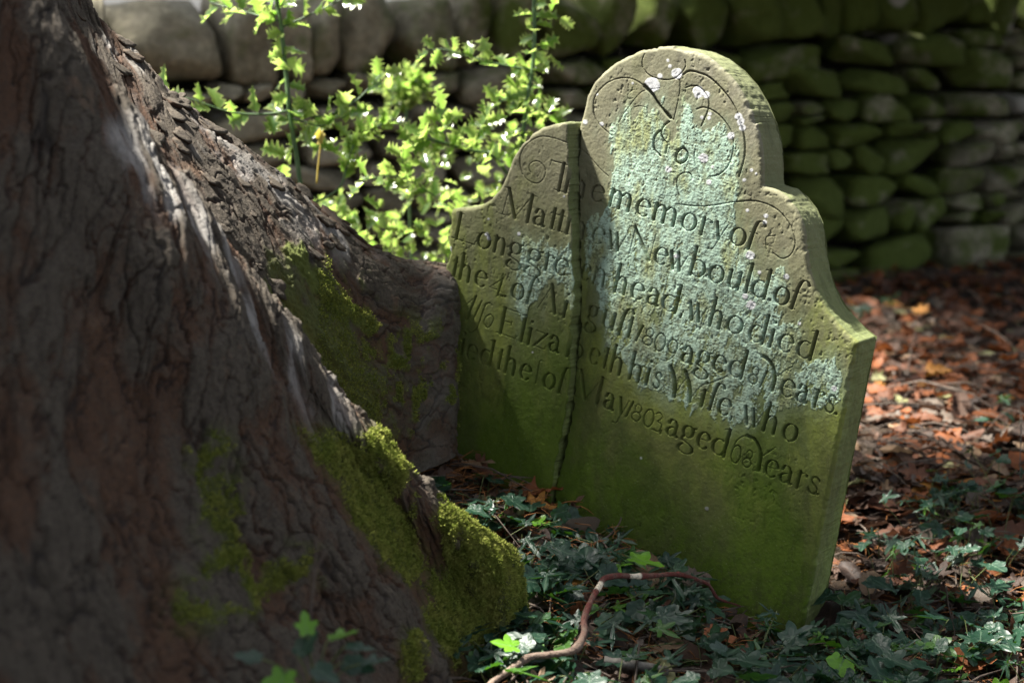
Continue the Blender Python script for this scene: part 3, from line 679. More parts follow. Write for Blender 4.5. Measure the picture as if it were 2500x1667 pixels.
for r_ in range(rows):
    s = S_A + rw.uniform(-.2, 0)
    while s < S_B:
        b, t = z_base(s), z_cop(s); H = t - b
        wob = lambda q: 0 if q in (0, rows) else .040 * float(vnoise(s * 2.6, q * 7.3, s=66))
        z0 = b + H * (fr_[r_] + wob(r_)); z1 = b + H * (fr_[r_ + 1] + wob(r_ + 1))
        hh = (z1 - z0)
        w_ = rw.uniform(.8, 2.6) * hh * (.8 if r_ < 2 else 1.35)
        px = proj(np.array([*(W0 + WD * (s + w_ / 2)), (z0 + z1) / 2]))[0]
        mossy = np.clip(np.interp(px, [900, 1500, 1950, 2150, 2500], [.05, .55, 1.1, .8, .45]), .05, 1.1) * rw.uniform(.5, 1.1)
        if rw.uniform() < .30 and w_ < hh * 1.6:                # two thin stones instead of one
            f_ = rw.uniform(.4, .6)
            add_stone(s + w_ / 2, z0 + hh * f_ / 2, w_ * 1.0, hh * f_ * 1.02, rw.normal(0, .016), None, mossy)
            add_stone(s + w_ / 2, z0 + hh * (1 + f_) / 2, w_ * .98, hh * (1 - f_) * 1.02, rw.normal(0, .016), None, mossy * .8)
        else:
            add_stone(s + w_ / 2, (z0 + z1) / 2 + rw.normal(0, .006), w_ * .99, hh * 1.03, rw.normal(0, .02), None, mossy)
        s += w_ * 1.01
bodyme = mb.mesh('stone_courses', wloc)
obj('stone_courses', bodyme, WM, wall)
m = NT('dark_joint_earth'); DM = m.done(m.bsdf(m.mix(m.noise(30), (.010, .010, .007), (.025, .024, .016)), 1, None, .1))
obj('rubble_core', mesh_np('rubble_core', local(core, wloc), np.vstack([grid_faces(4, 60), np.stack([3 * 60 + np.arange(59), 3 * 60 + np.arange(1, 60), np.arange(1, 60), np.arange(59)], -1)])), DM, wall)
# coping: big stones set on edge; the first ones follow the photograph
COP = [(205,275,-18),(275,545,14),(545,660,10),(660,740,6),(740,812,3),(812,950,2),(950,1085,0),(1085,1180,-4),(1180,1290,6),(1290,1420,14),(1420,1520,8),(1520,1640,5),(1640,1750,16),(1750,1850,18),(1850,1950,12),(1950,2010,10),(2010,2085,12),(2085,2170,14),(2170,2290,20),(2290,2350,16),(2350,2460,18),(2460,2560,20),(2560,2700,15),(2700,2850,10)]
COP = [(-420,-250,0),(-250,-90,5),(-90,60,-6),(60,205,4)] + COP
for i, (a, b, tilt) in enumerate(COP):
    sa, sb = wall_s(a), wall_s(b); s = (sa + sb) / 2; w_ = (sb - sa) * 1.0
    zb = z_cop(s) - .015
    ht = .30 + .03 * math.sin(i * 2.3); 
    if i in (4, 5, 6): ht = .315
    V, fs = stone_mesh(w_, .42, ht, 900 + i, 24, .55)
    an = math.radians(-tilt); c_, s_ = math.cos(an), math.sin(an)
    if tilt < 0 or i < 8: an *= .5; c_, s_ = math.cos(an), math.sin(an)
    V = np.stack([V[:, 0] * c_ + V[:, 2] * s_, V[:, 1], -V[:, 0] * s_ + V[:, 2] * c_], -1)
    Vw = to_wall(V, s, zb + ht / 2, -.07)
    me = mesh_np('coping_stone', local(Vw, wloc), fs, dict(tone=np.full(len(V), .25 + .5 * ((i * 37) % 10) / 10), moss=np.full(len(V), np.clip(.15 + .6 * (a - 600) / 1200, .05, .75))))
    obj('coping_stone', me, WM, wall)
# ================================================================== THE TREE: trunk and two buttress roots
def rail(pts, n=60, up=None):
    p = np.array(pts, float).reshape(-1, 3); q = at(p[:, 0], p[:, 1], p[:, 2])
    body = catmull(q, 60)
    if up is None: return body
    ext = catmull(np.vstack([np.array(up), q[:2]]), 20); d = np.linalg.norm(ext - q[0], axis=1); ext = ext[:int(np.argmin(d))]; j = np.linspace(0, len(ext) - 1, n - 60)
    return np.vstack([np.stack([np.interp(j, np.arange(len(ext)), ext[:, c]) for c in range(3)], -1), body])    # runs on up into the trunk
UPN = [(-2.0, 1.93, 2.6), (-1.30, 1.97, 1.60)]; UPF = [(-1.9, 2.0, 2.3), (-1.28, 2.14, 1.45)]
def loft(rails, n, m, wts=None):
    """rails: list of (k,3) with equal k -> grid n x m (along, across)"""
    R = np.stack([np.stack([catmull_fix(r[:, c:c + 1], n)[:, 0] for c in range(3)], -1) for r in rails], 1)   # n, k, 3
    k = R.shape[1]; Q = np.stack([catmull_fix(R[:, :, c].T, m) for c in range(3)], -1)  # m,n,3
    return Q.transpose(1, 0, 2)
def catmull_fix(Pk, m):
    """Pk (k,n): interpolate over the first index to m samples (uniform parameter)"""
    k = len(Pk); Q = np.vstack([2 * Pk[:1] - Pk[1:2], Pk, 2 * Pk[-1:] - Pk[-2:-1]])
    u = np.linspace(0, k - 1, m); i = np.minimum(u.astype(int), k - 2); t = (u - i)[:, None]
    a, b, c, d = Q[i], Q[i + 1], Q[i + 2], Q[i + 3]
    return .5 * (2 * b + (c - a) * t + (2 * a - 5 * b + 4 * c - d) * t ** 2 + (3 * b - a - 3 * c + d) * t ** 3)
def normals(G_):
    du = np.gradient(G_, axis=0); dv = np.gradient(G_, axis=1); N = np.cross(du, dv); return N / (np.linalg.norm(N, axis=2, keepdims=True) + 1e-9)
def lengths(G_):
    a = np.cumsum(np.concatenate([np.zeros((1, G_.shape[1])), np.linalg.norm(np.diff(G_, axis=0), axis=2)]), 0)
    b = np.cumsum(np.concatenate([np.zeros((G_.shape[0], 1)), np.linalg.norm(np.diff(G_, axis=1), axis=2)], 1), 1)
    return a, b
def bark(a, b, seed, amp=1.0):
    """flaking plates. returns height (m) and level 0 (inner, red-brown) .. 1 (outer, grey)"""
    wa = a + .020 * fbm(a * 22, b * 22, o=3, s=seed) ; wb = b + .016 * fbm(a * 20 + 9, b * 20, o=3, s=seed + 1)
    f = fbm(wa * 7.5, wb * 15, o=4, s=seed + 2, g=.55) * 1.5 + .5               # stepped flakes
    k = 4.5; q = f * k; fl = np.floor(q); st = fl + sstep(.80, 1.0, q - fl); lev = np.clip(st / k, -.2, 1.2)
    tilt = (q - fl) * .25 / k                                                   # plates curl up at the edge
    f1, ed, cid = worley(wa * 9 + .5 * fbm(a * 30, b * 30, s=seed + 4), wb * 21 + .5 * fbm(a * 30, b * 30, s=seed + 5), s=seed + 6)
    fis = sstep(.0, .13, ed)
    lc_ = np.abs(fbm(wa * 3.0, wb * 13, o=4, s=seed + 11)); lon = sstep(.0, .055, lc_)
    h = .0095 * (lev + 1.3 * tilt) + .0035 * (cid - .5) * fis - .0045 * (1 - fis) - .006 * (1 - lon)
    h = h + .004 * fbm(a * 4, b * 8, o=3, s=seed + 7) + .0016 * fbm(a * 70, b * 150, o=3, s=seed + 8) + .0006 * fbm(a * 260, b * 420, o=2, s=seed + 9)
    return h * amp, np.clip(lev * .8 + .3 * (cid - .3) - .5 * (1 - fis), 0, 1), np.minimum(fis, lon)
def bark_material():
    m = NT('flaking_bark'); P = m.pos(); lv = m.attr('lev'); ms = m.attr('moss'); fi = m.attr('fis'); wr = m.attr('worn')
    n2 = m.noise(40, 5, .7, P); n3 = m.noise(200, 4, .7, P); n1 = m.noise(8, 4, .6, P)
    inner = m.mix(n2, (.028, .015, .008), (.098, .051, .028)); outer = m.mix(n2, (.024, .019, .013), (.096, .080, .060))
    c = m.mix(m.ramp(m.math('ADD', lv, m.math('MULTIPLY', m.math('SUBTRACT', m.noise(26, 5, .7, P), .5), .9)), [(.05, 0), (.52, 1)]), inner, outer)
    c = m.mix(m.ramp(n3, [(.36, .7), (.52, 0)]), c, (.022, .016, .013))
    c = m.mix(m.ramp(m.noise(14, 3, .6, P), [(.62, 0), (.74, .4)]), c, (.17, .095, .055))
    c = m.mix(m.ramp(fi, [(0, .8), (.5, 0)]), c, (.012, .009, .008))
    c = m.mix(wr, c, m.mix(n2, (.20, .195, .185), (.38, .365, .345)))  # pale ridge streaks; on the near root a highlight put into the colour
    grn = m.mix(n3, (.040, .058, .007), (.120, .150, .022))
    c = m.mix(ms, c, grn)
    nm = m.bump(n3, .7, .004); nm = m.bump(m.noise(700, 3, .7, P), .5, .0012, nm)
    return m.done(m.bsdf(c, .88, nm, .3))
MAT_BARK = bark_material()
def moss_material():
    m = NT('cushion_moss'); P = m.pos(); t = m.attr('tip'); n = m.noise(25, 4, .6, P)
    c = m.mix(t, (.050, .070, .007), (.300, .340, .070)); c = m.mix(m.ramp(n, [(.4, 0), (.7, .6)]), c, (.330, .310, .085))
    b = m.bsdf(c, .9, None, .2); tr_ = m.n('ShaderNodeBsdfTranslucent'); m.put(tr_.inputs[0], (.16, .22, .03))
    x = m.n('ShaderNodeMixShader'); x.inputs[0].default_value = .25; m.l(b, x.inputs[1]); m.l(tr_.outputs[0], x.inputs[2])
    return m.done(x.outputs[0])
MAT_MOSS = moss_material()
tloc = (-1.12, 1.98, 0.0)
TC = np.array([-1.12, 1.98])
tree = empty('old_tree', 'big old tree with flaking bark and two mossy buttress roots beside the gravestone', 'tree', tloc)

def make_root(name, rails, n, m, seed, moss_fn, label=None, pale_fn=None, amp=1.0, amp_fn=None):
    G_ = loft(rails, n, m); a, b = lengths(G_); N = normals(G_)
    am = np.broadcast_to(a.mean(1, keepdims=True), a.shape)
    px, py, z = proj(G_)
    if np.mean(N[n // 2, :, 1]) > 0 and False: N = -N
    h, lv, fi = bark(am, b - b[:, :1] * 0, seed, amp)
    if amp_fn is not None: h = h * amp_fn(px, py)
    ms = np.clip(moss_fn(px, py, G_, am, b), 0, 1)
    mh = ms * (.003 + .006 * fbm(am * 60, b * 60, o=3, s=seed + 31) + .003 * fbm(am * 200, b * 200, o=2, s=seed + 32))
    # N must point outwards (towards the camera/up on the visible side)
    sgn = np.sign(np.sum(N * (CAM - G_), axis=2)[n // 2, m // 2])
    N = N * sgn
    V = G_ + N * (h + mh)[..., None]
    wn = np.zeros(a.shape) if pale_fn is None else np.clip(pale_fn(px, py, am, b), 0, 1)
    f = grid_faces(n, m); f = f if sgn > 0 else f[:, ::-1]
    me = mesh_np(name, local(V.reshape(-1, 3), tloc), f, dict(lev=lv.ravel(), moss=ms.ravel(), fis=np.maximum(fi, ms).ravel(), worn=wn.ravel()))
    o = obj(name, me, MAT_BARK, tree)
    if label: o['label'] = label
    return V, N, ms, px, py
def seg_d(px, py, P_):
    """distance in photo pixels to a polyline, used only to choose where moss and pale ridge streaks go"""
    d = np.full(px.shape, 1e9); P_ = np.array(P_, float)
    for a, b in zip(P_[:-1], P_[1:]):
        e = b - a; t = np.clip(((px - a[0]) * e[0] + (py - a[1]) * e[1]) / (e @ e), 0, 1)
        d = np.minimum(d, np.hypot(px - a[0] - t * e[0], py - a[1] - t * e[1]))
    return d

# ---- near root: rails from the hidden far foot, over the ridge, to the near flank
R1 = [60,-190,2.16, 135,0,2.12, 216,106,2.12, 232,150,2.12, 340,314,2.13, 446,446,2.14, 510,531,2.15, 600,675,2.17, 691,781,2.19, 723,829,2.20, 760,891,2.21, 877,1030,2.24, 930,1083,2.26, 994,1152,2.28, 1063,1216,2.31, 1143,1285,2.34, 1217,1349,2.37, 1244,1425,2.38, 1246,1480,2.38]
R2 = [20,-190,2.03, 95,0,2.01, 175,130,2.01, 260,300,2.02, 380,480,2.03, 470,620,2.04, 560,790,2.06, 610,880,2.07, 690,1035,2.10, 760,1130,2.12, 830,1215,2.14, 904,1305,2.17, 960,1390,2.19, 1010,1475,2.21, 1042,1545,2.23, 1085,1610,2.24, 1130,1670,2.26, 1150,1720,2.27, 1165,1760,2.27]
p1 = np.array(R1, float).reshape(-1, 3); p1[:, 0] -= 6 * sstep(980, 1200, p1[:, 1]); p2 = np.array(R2).reshape(-1, 3)
hol = np.linspace(0, 1, len(p1))[:, None]
RM = (p1 * .52 + p2 * .48); RM[:, 2] += .035 * sstep(.40, .75, hol[:, 0])            # hollow between the two ridges
RM0 = p1 * .84 + p2 * .16; RM0[:, 2] -= .012
r1 = rail(p1, 70, UPN); r2 = rail(R2, 70, UPN); rm = rail(RM, 70, UPN); rm0 = rail(RM0, 70, UPN)
R3 = [-190,-190,1.84, -60,120,1.84, 60,400,1.85, 200,700,1.87, 330,950,1.90, 470,1180,1.93, 620,1380,1.97, 780,1540,2.02, 900,1660,2.06, 1000,1760,2.10]
R4 = [-420,-190,1.66, -300,200,1.66, -180,550,1.66, -40,850,1.68, 110,1110,1.71, 280,1330,1.75, 460,1520,1.80, 620,1660,1.85, 760,1770,1.90, 880,1860,1.95]
R5 = [-640,-190,1.50, -540,300,1.48, -430,700,1.47, -300,1050,1.48, -130,1330,1.51, 60,1540,1.56, 260,1700,1.62, 440,1820,1.68, 600,1910,1.75, 760,1990,1.82]
R6 = [-900,-190,1.36, -760,500,1.33, -560,1000,1.32, -350,1400,1.34, -120,1700,1.38, 120,1900,1.44, 350,2060,1.52, 560,2180,1.66]
r3, r4, r5, r6 = [rail(q, 70, UPN) for q in (R3, R4, R5, R6)]
mid23 = .55 * r2 + .45 * r3 + np.array([.0, -.02, .02])
back = r1 + np.stack([np.linspace(-.03, .02, 70), np.full(70, .05), np.linspace(-.10, -.03, 70)], -1)
foot = r1 + np.stack([np.linspace(-.10, .02, 70), np.full(70, .16), np.zeros(70)], -1); foot[:, 2] = np.minimum(ground_z(foot[:, 0], foot[:, 1]) - .05, r1[:, 2] - .08)
MOSSR = [(840,1090),(930,1150),(1010,1240),(1100,1330),(1190,1400),(1220,1470)]
def moss_near(px, py, G_, a, b):
    n = fbm(a * 9, b * 9, o=4, s=201) + .5 * fbm(a * 45, b * 45, o=3, s=202)
    # mossy far flank, below the bend
    ridge = np.interp(py, p1[:, 1], p1[:, 0]); inner = np.interp(py, p2[:, 1], p2[:, 0])
    rel = (px - inner) / np.maximum(ridge - inner, 20)
    A = sstep(1010, 1120, py) * sstep(.02, .22, rel + .16 * n) * sstep(-.55, .35, n + .35 * fbm(a * 26, b * 26, o=3, s=203))
    # dim patches on the near flank
    d = seg_d(px, py, [(500,1110),(520,1230),(560,1360),(470,1480),(640,1440),(720,1390)])
    B = sstep(105, 30, d + 130 * n) * sstep(-.25, .25, n) * .85
    C = sstep(60, 15, seg_d(px, py, [(860,1130),(900,1230),(990,1370)]) + 40 * n) * .7
    D = sstep(50, 10, seg_d(px, py, [(990,1560),(1020,1640)]) + 40 * n) * .6
    E2 = sstep(1090, 1190, px) * sstep(1230, 1330, py) * (.75 + .5 * n)
    return np.maximum.reduce([A, B, C, D, E2])
def hilite_near(px, py, a, b):  # painted highlight: light streaks along the near ridge, held in the bark colour
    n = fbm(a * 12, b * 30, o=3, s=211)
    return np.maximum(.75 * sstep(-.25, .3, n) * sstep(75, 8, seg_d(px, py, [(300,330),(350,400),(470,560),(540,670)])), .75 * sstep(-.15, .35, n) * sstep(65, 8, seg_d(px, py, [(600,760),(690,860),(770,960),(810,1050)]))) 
VN, NN, MSN, PXN, PYN = make_root('near_root', [foot, back, r1, rm0, rm, r2, mid23, r3, r4, r5, r6], 860, 620, 11, moss_near, 'near buttress root, bright moss on its lower ridge', hilite_near, 1.15)

# ---- root running to the gravestone
S1 = [100,-190,2.62, 178,5,2.62, 258,103,2.63, 372,213,2.64, 409,252,2.65, 480,305,2.66, 574,368,2.69, 660,430,2.72, 744,490,2.76, 872,586,2.83, 935,622,2.88, 994,643,2.92, 1050,651,2.96, 1096,656,2.99, 1122,662,3.02]
S1b = [60,-100,2.54, 150,90,2.54, 300,260,2.55, 440,390,2.57, 560,480,2.60, 680,560,2.64, 780,620,2.69, 880,680,2.76, 960,708,2.82, 1020,720,2.87, 1070,722,2.89, 1102,722,2.92, 1116,728,2.96]
S2 = [40,0,2.46, 150,230,2.46, 300,420,2.48, 440,560,2.50, 580,680,2.54, 700,760,2.59, 800,820,2.65, 880,850,2.71, 960,862,2.77, 1030,862,2.83, 1080,858,2.87, 1108,850,2.90, 1118,850,2.93]
S3 = [0,200,2.40, 120,480,2.40, 260,680,2.42, 400,820,2.45, 540,930,2.50, 680,1000,2.55, 790,1030,2.61, 880,1035,2.68, 960,1025,2.75, 1030,1010,2.82, 1080,995,2.86, 1106,980,2.89, 1116,970,2.92]
S4 = [-60,400,2.36, 100,760,2.36, 260,960,2.38, 400,1080,2.42, 540,1150,2.46, 680,1190,2.52, 800,1195,2.58, 890,1185,2.66, 960,1170,2.74, 1030,1150,2.81, 1080,1130,2.85, 1104,1115,2.89, 1114,1105,2.92]
s1, s1b, s2_, s3_, s4_ = [rail(q, 70, UPF) for q in (S1, S1b, S2, S3, S4)]
sb0 = s1 + np.array([-.01, .07, -.05])
sb1 = s1 + np.array([-.02, .20, 0]); sb1[:, 2] = np.minimum(ground_z(sb1[:, 0], sb1[:, 1]) - .06, s1[:, 2] - .15)
def moss_far(px, py, G_, a, b):
    n = fbm(a * 9, b * 9, o=4, s=221) + .6 * fbm(a * 50, b * 50, o=3, s=222)
    A = sstep(130, 40, seg_d(px, py, [(680,760),(740,830),(800,900),(860,960),(800,1000)]) + 130 * n) * .55
    B = sstep(24, 8, seg_d(px, py, [(700,610),(760,690),(860,770),(900,800)]) + 30 * n) * .8
    C = .75 * sstep(.12, .42, n) * sstep(560, 640, px) * sstep(720, 860, py)
    return np.maximum.reduce([A, B, C])
def pale_far(px, py, a, b):  # paler bark along the far ridge and at the root's end
    n = fbm(a * 14, b * 26, o=3, s=231)
    return np.maximum(.45 * sstep(.0, .4, n) * sstep(75, 15, seg_d(px, py, [(260,130),(420,300),(600,440),(760,540),(880,620)])), .12 * sstep(980, 1060, px) * (.5 + n))
VF, NF, MSF, PXF, PYF = make_root('far_root', [sb1, sb0, s1, s1b, s2_, s3_, s4_], 780, 420, 47, moss_far, 'farther root pressed against the side of the gravestone', pale_far, .75, lambda px, py: 1 - .25 * sstep(900, 1060, px))

# ---- loose flakes of bark standing off the roots
def flake(seed):
    r = np.random.default_rng(seed); k = 16; th = np.linspace(0, 2 * np.pi, k, endpoint=False)
    R_ = 1 + .30 * np.sin(2 * th + r.uniform(0, 6)) * r.uniform(.2, 1) + .22 * np.sin(3 * th + r.uniform(0, 6)) + .13 * r.normal(0, 1, k)
    x, y = R_ * np.cos(th), R_ * np.sin(th) * .48; lift = .04 + .12 * r.uniform(0, 1); up = lift * (x + .4 * y) + .16 * y * y
    top = np.stack([x, y, up + .13], -1); mid = np.stack([x * .55, y * .55, up * .6 + .15 + .03 * r.normal(0, 1, k)], -1); bot = np.stack([x * .93, y * .93, up - .05], -1); low = np.stack([x * .8, y * .8, up * .3 - .22], -1)
    V = np.vstack([[[0, 0, .15]], mid, top, bot, low]); a = np.arange(k); b = (a + 1) % k
    f3 = np.stack([np.zeros(k, int), 1 + a, 1 + b], -1); q = [np.stack([1 + o + a, 1 + o + k + a, 1 + o + k + b, 1 + o + b], -1) for o in (0, k, 2 * k)]
    return V, f3, np.vstack(q), np.concatenate([[.9], np.full(k, .85), np.full(k, .55), np.full(k, .1), np.full(k, 0)])
FLK = [flake(s) for s in range(8)]
def flakes(V, N, ms, px, py, count, r, size, wfn, name='bark_flakes'):
    T_ = np.gradient(V, axis=0); T_ = T_ / (np.linalg.norm(T_, axis=2, keepdims=True) + 1e-9)
    cl = np.clip(fbm(px * .012, py * .012, o=3, s=251) + .35, 0, 1); p = ((ms < .3) * cl * wfn(px, py) * (px > -200) * (py < 1800) * (py > -150)).ravel(); p = p / p.sum(); i = r.choice(len(p), count, p=p)
    P_ = V.reshape(-1, 3)[i]; n_ = N.reshape(-1, 3)[i] + r.normal(0, .10, (count, 3)); t_ = T_.reshape(-1, 3)[i] + r.normal(0, .25, (count, 3)); S = r.uniform(*size, count) * r.uniform(.6, 1.3, count); mb = MB()
    n_ = n_ / np.linalg.norm(n_, axis=1, keepdims=True); t_ = t_ - n_ * np.sum(n_ * t_, 1, keepdims=True); t_ /= np.linalg.norm(t_, axis=1, keepdims=True); B_ = np.cross(n_, t_); Rm = np.stack([t_, B_, n_], -1); pk = r.integers(0, 8, count)
    for q in range(8):
        j = np.where(pk == q)[0]; TV, f3, f4, lv = FLK[q]; k = len(TV); W_ = (np.einsum('nij,kj->nki', Rm[j], TV) * S[j][:, None, None] + P_[j][:, None]).reshape(-1, 3)
        tn = np.repeat(r.uniform(.5, 1.1, len(j)), k); off = (np.arange(len(j)) * k)[:, None, None]
        mb.add(W_, [(f3[None] + off).reshape(-1, 3), (f4[None] + off).reshape(-1, 4)], lev=np.tile(lv, len(j)) * tn, moss=np.float64(0), fis=np.tile(np.clip(lv * 4, 0, 1), len(j)), worn=np.float64(0))
    o = obj(name, mb.mesh(name, tloc), MAT_BARK, tree); o['kind'] = 'stuff'
rk_ = np.random.default_rng(19)
if 0: flakes(VN, NN, MSN, PXN, PYN, 240, rk_, (.010, .030), lambda px, py: .6 + 2 * (seg_d(px, py, p1[:, :2]) < 60))
flakes(VF, NF, MSF, PXF, PYF, 120, rk_, (.010, .024), lambda px, py: (1 - .9 * sstep(850, 1000, px)) * (1 + 1.5 * (seg_d(px, py, np.array(S1).reshape(-1, 3)[:, :2]) < 60)))

# ---- trunk above and behind the roots
n, mm = 160, 200
zz = np.linspace(-.1, 5.5, n)[:, None]; an = np.linspace(0, 2 * np.pi, mm, endpoint=False)[None]
rad = .40 + .30 * np.exp(-(zz - .85) / .18)*0 + .13 * np.exp(-np.maximum(zz, 0) / .45) + .03 * np.sin(an * 5 + 1) 
TX = tloc[0] - .12 + np.cos(an) * rad - .05 * zz; TY = tloc[1] - .12 + np.sin(an) * rad
h, lv, fi = bark(np.broadcast_to(zz, (n, mm)), np.broadcast_to(an * .5, (n, mm)), 91)
k = 1 + h / .5
V = np.stack([tloc[0] - .02 + np.cos(an) * (rad + h) - .35 * np.maximum(zz - .9, 0), tloc[1] - .05 + np.sin(an) * (rad + h), np.broadcast_to(zz, (n, mm))], -1).reshape(-1, 3)
obj('trunk', mesh_np('trunk', local(V, tloc), grid_faces(n, mm, True), dict(lev=lv.ravel(), fis=fi.ravel(), moss=np.zeros(n * mm), worn=np.zeros(n * mm))), MAT_BARK, tree)

# ---- moss cushions: short upright shoots on the mossy skin
def moss_tufts(V, N, ms, px, py, count, name, r, size=(.0025, .006), pmin=-50):
    p = (ms ** 2 * (ms > .25) * (.25 + np.clip(fbm(px * .03, py * .03, o=3, s=240) + .5, 0, 1)) * (px > pmin) * (px < 2500) * (py < 1720)).ravel(); p = p / p.sum()
    i = r.choice(len(p), count, p=p); P_ = V.reshape(-1, 3)[i]; N_ = N.reshape(-1, 3)[i]
    P_ = P_ + r.normal(0, .0012, P_.shape); d = N_ + r.normal(0, .55, N_.shape) + [0, 0, .25]; d /= np.linalg.norm(d, axis=1, keepdims=True)
    L = r.uniform(*size, count)[:, None]; s_ = np.cross(d, r.normal(0, 1, d.shape)); s_ /= np.linalg.norm(s_, axis=1, keepdims=True); wd = L * .26
    b0 = P_ - s_ * wd * .5; b1 = P_ + s_ * wd * .5; mid0 = P_ + d * L * .55 - s_ * wd; mid1 = P_ + d * L * .55 + s_ * wd; tip = P_ + d * L + r.normal(0, .001, d.shape)
    A = np.stack([b0, b1, mid1, tip, mid0], 1).reshape(-1, 3); f = np.arange(count * 5).reshape(-1, 5)
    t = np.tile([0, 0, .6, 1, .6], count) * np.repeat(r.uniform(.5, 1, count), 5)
    o = obj(name, mesh_np(name, local(A, tloc), f, dict(tip=t), smooth=False), MAT_MOSS, tree); o['kind'] = 'stuff'
rm_ = np.random.default_rng(3)
moss_tufts(VN, NN, MSN, PXN, PYN, 110000, 'moss', rm_)
moss_tufts(VF, NF, MSF, PXF, PYF, 15000, 'moss', rm_, (.002, .005), 770)
# ================================================================== LEAF SHAPES
def unit(v): v = np.asarray(v, float); return v / (np.linalg.norm(v, axis=-1, keepdims=True) + 1e-12)
def frames(d, up):
    """x along d, z near up -> (n,3,3) rotation with columns x,y,z"""
    x = unit(d); z = up - x * np.sum(up * x, -1, keepdims=True); z = unit(z); y = np.cross(z, x)
    return np.stack([x, y, z], -1)
def place(T, Rm, S, P_):
    """template verts (k,3) at n placements -> (n*k,3)"""
    return (np.einsum('nij,kj->nki', Rm, T) * np.asarray(S)[:, None, None] + P_[:, None, :]).reshape(-1, 3)
def rep_faces(fs, k, n):
    out = []
    for f in fs: out.append((f[None] + (np.arange(n) * k)[:, None, None]).reshape(-1, f.shape[1]))
    return out

def holly_leaf(seed, ns=4):
    """spiny leaf, length 1 along x. returns verts, faces, edge attr"""
    r = np.random.default_rng(seed); rows = [(0., .012, 0)]
    for i in range(ns):
        t = .14 + .66 * i / (ns - 1); w = .25 * math.sin(math.pi * (.18 + .66 * t)) + .03
        rows += [(t - .075, w * .62, 0), (t + .035, w * 1.55, 1)]
    rows += [(.90, .07, 0), (1.06, .0, 1)]
    V = []; E_ = []
    for j, (t, w, tip) in enumerate(rows):
        for s in (-1, 1):
            z = (.10 if tip else -.01) * r.choice([-1, 1, 1]) * (1 if tip else 1) * r.uniform(.5, 1.5) * (.0 if t in (0., 1.06) else 1)
            V += [(t + (.07 if tip and j < len(rows) - 1 else 0), s * w, z + abs(w) * .30), (t, s * w * .5, abs(w) * .10)]; E_ += [1., .15]
        V += [(t, 0, 0)]; E_ += [.35]
    V = np.array(V); V[:, 2] -= .25 * (V[:, 0] - .4) ** 2 * r.uniform(-.4, 1.2)
    F4 = []
    for j in range(len(rows) - 1):
        a, b = j * 5, j * 5 + 5
        F4 += [(a, a + 1, b + 1, b), (a + 1, a + 4, b + 4, b + 1), (a + 4, a + 3, b + 3, b + 4), (a + 3, a + 2, b + 2, b + 3)]
    return V, [np.array(F4)], np.array(E_)
def holly_mat():
    m = NT('glossy_holly'); e = m.attr('edge'); v = m.attr('rnd'); P = m.pos()
    c = m.mix(v, (.025, .065, .016), (.070, .135, .032)); c = m.mix(m.ramp(e, [(.25, 0), (.9, .85)]), c, (.30, .36, .12))
    t = m.mix(v, (.19, .38, .045), (.38, .54, .11)); t = m.mix(m.ramp(e, [(.5, 0), (1, .6)]), t, (.70, .72, .28))
    b = m.bsdf(c, .24, m.bump(m.noise(60, 2, .5, P), .2, .004), .6)
    tr_ = m.n('ShaderNodeBsdfTranslucent'); m.put(tr_.inputs[0], t)
    x = m.n('ShaderNodeMixShader'); x.inputs[0].default_value = .55; m.l(b, x.inputs[1]); m.l(tr_.outputs[0], x.inputs[2])
    return m.done(x.outputs[0])
MAT_HOLLY = holly_mat()
def plain_mat(name, c0, c1, sc=30, rough=.7, bump=.4, spec=.3):
    m = NT(name); P = m.pos(); n = m.noise(sc, 5, .65, P)
    return m.done(m.bsdf(m.mix(m.ramp(n, [(.3, 0), (.7, 1)]), c0, c1), rough, m.bump(m.noise(sc * 6, 4, .6, P), bump, .003), spec))
MAT_HSTEM = plain_mat('green_holly_stem', (.030, .070, .022), (.075, .130, .050), 40, .45)
HOLLY = [holly_leaf(s, n) for s, n in ((1, 3), (2, 4), (3, 3), (4, 4), (5, 3), (6, 3))]
def leaves_mesh(name, P_, D, U_, S, r, org, templates, ek='edge', rnd=None):
    """many leaves as one mesh; each placement picks a template"""
    n = len(P_); pick = r.integers(0, len(templates), n); Rm = frames(D, U_); VV = []; FF = {}; E_ = []; R_ = []; o = 0
    rn = r.uniform(0, 1, n) if rnd is None else rnd
    for t, (TV, TF, TE) in enumerate(templates):
        i = np.where(pick == t)[0]
        if not len(i): continue
        VV.append(place(TV, Rm[i], S[i], P_[i])); k = len(TV)
        for f in rep_faces(TF, k, len(i)): FF.setdefault(f.shape[1], []).append(f + o)
        E_.append(np.tile(TE, len(i))); R_.append(np.repeat(rn[i], k)); o += k * len(i)
    return mesh_np(name, local(np.vstack(VV), org), [np.vstack(f) for f in FF.values()], {ek: np.concatenate(E_), 'rnd': np.concatenate(R_)})

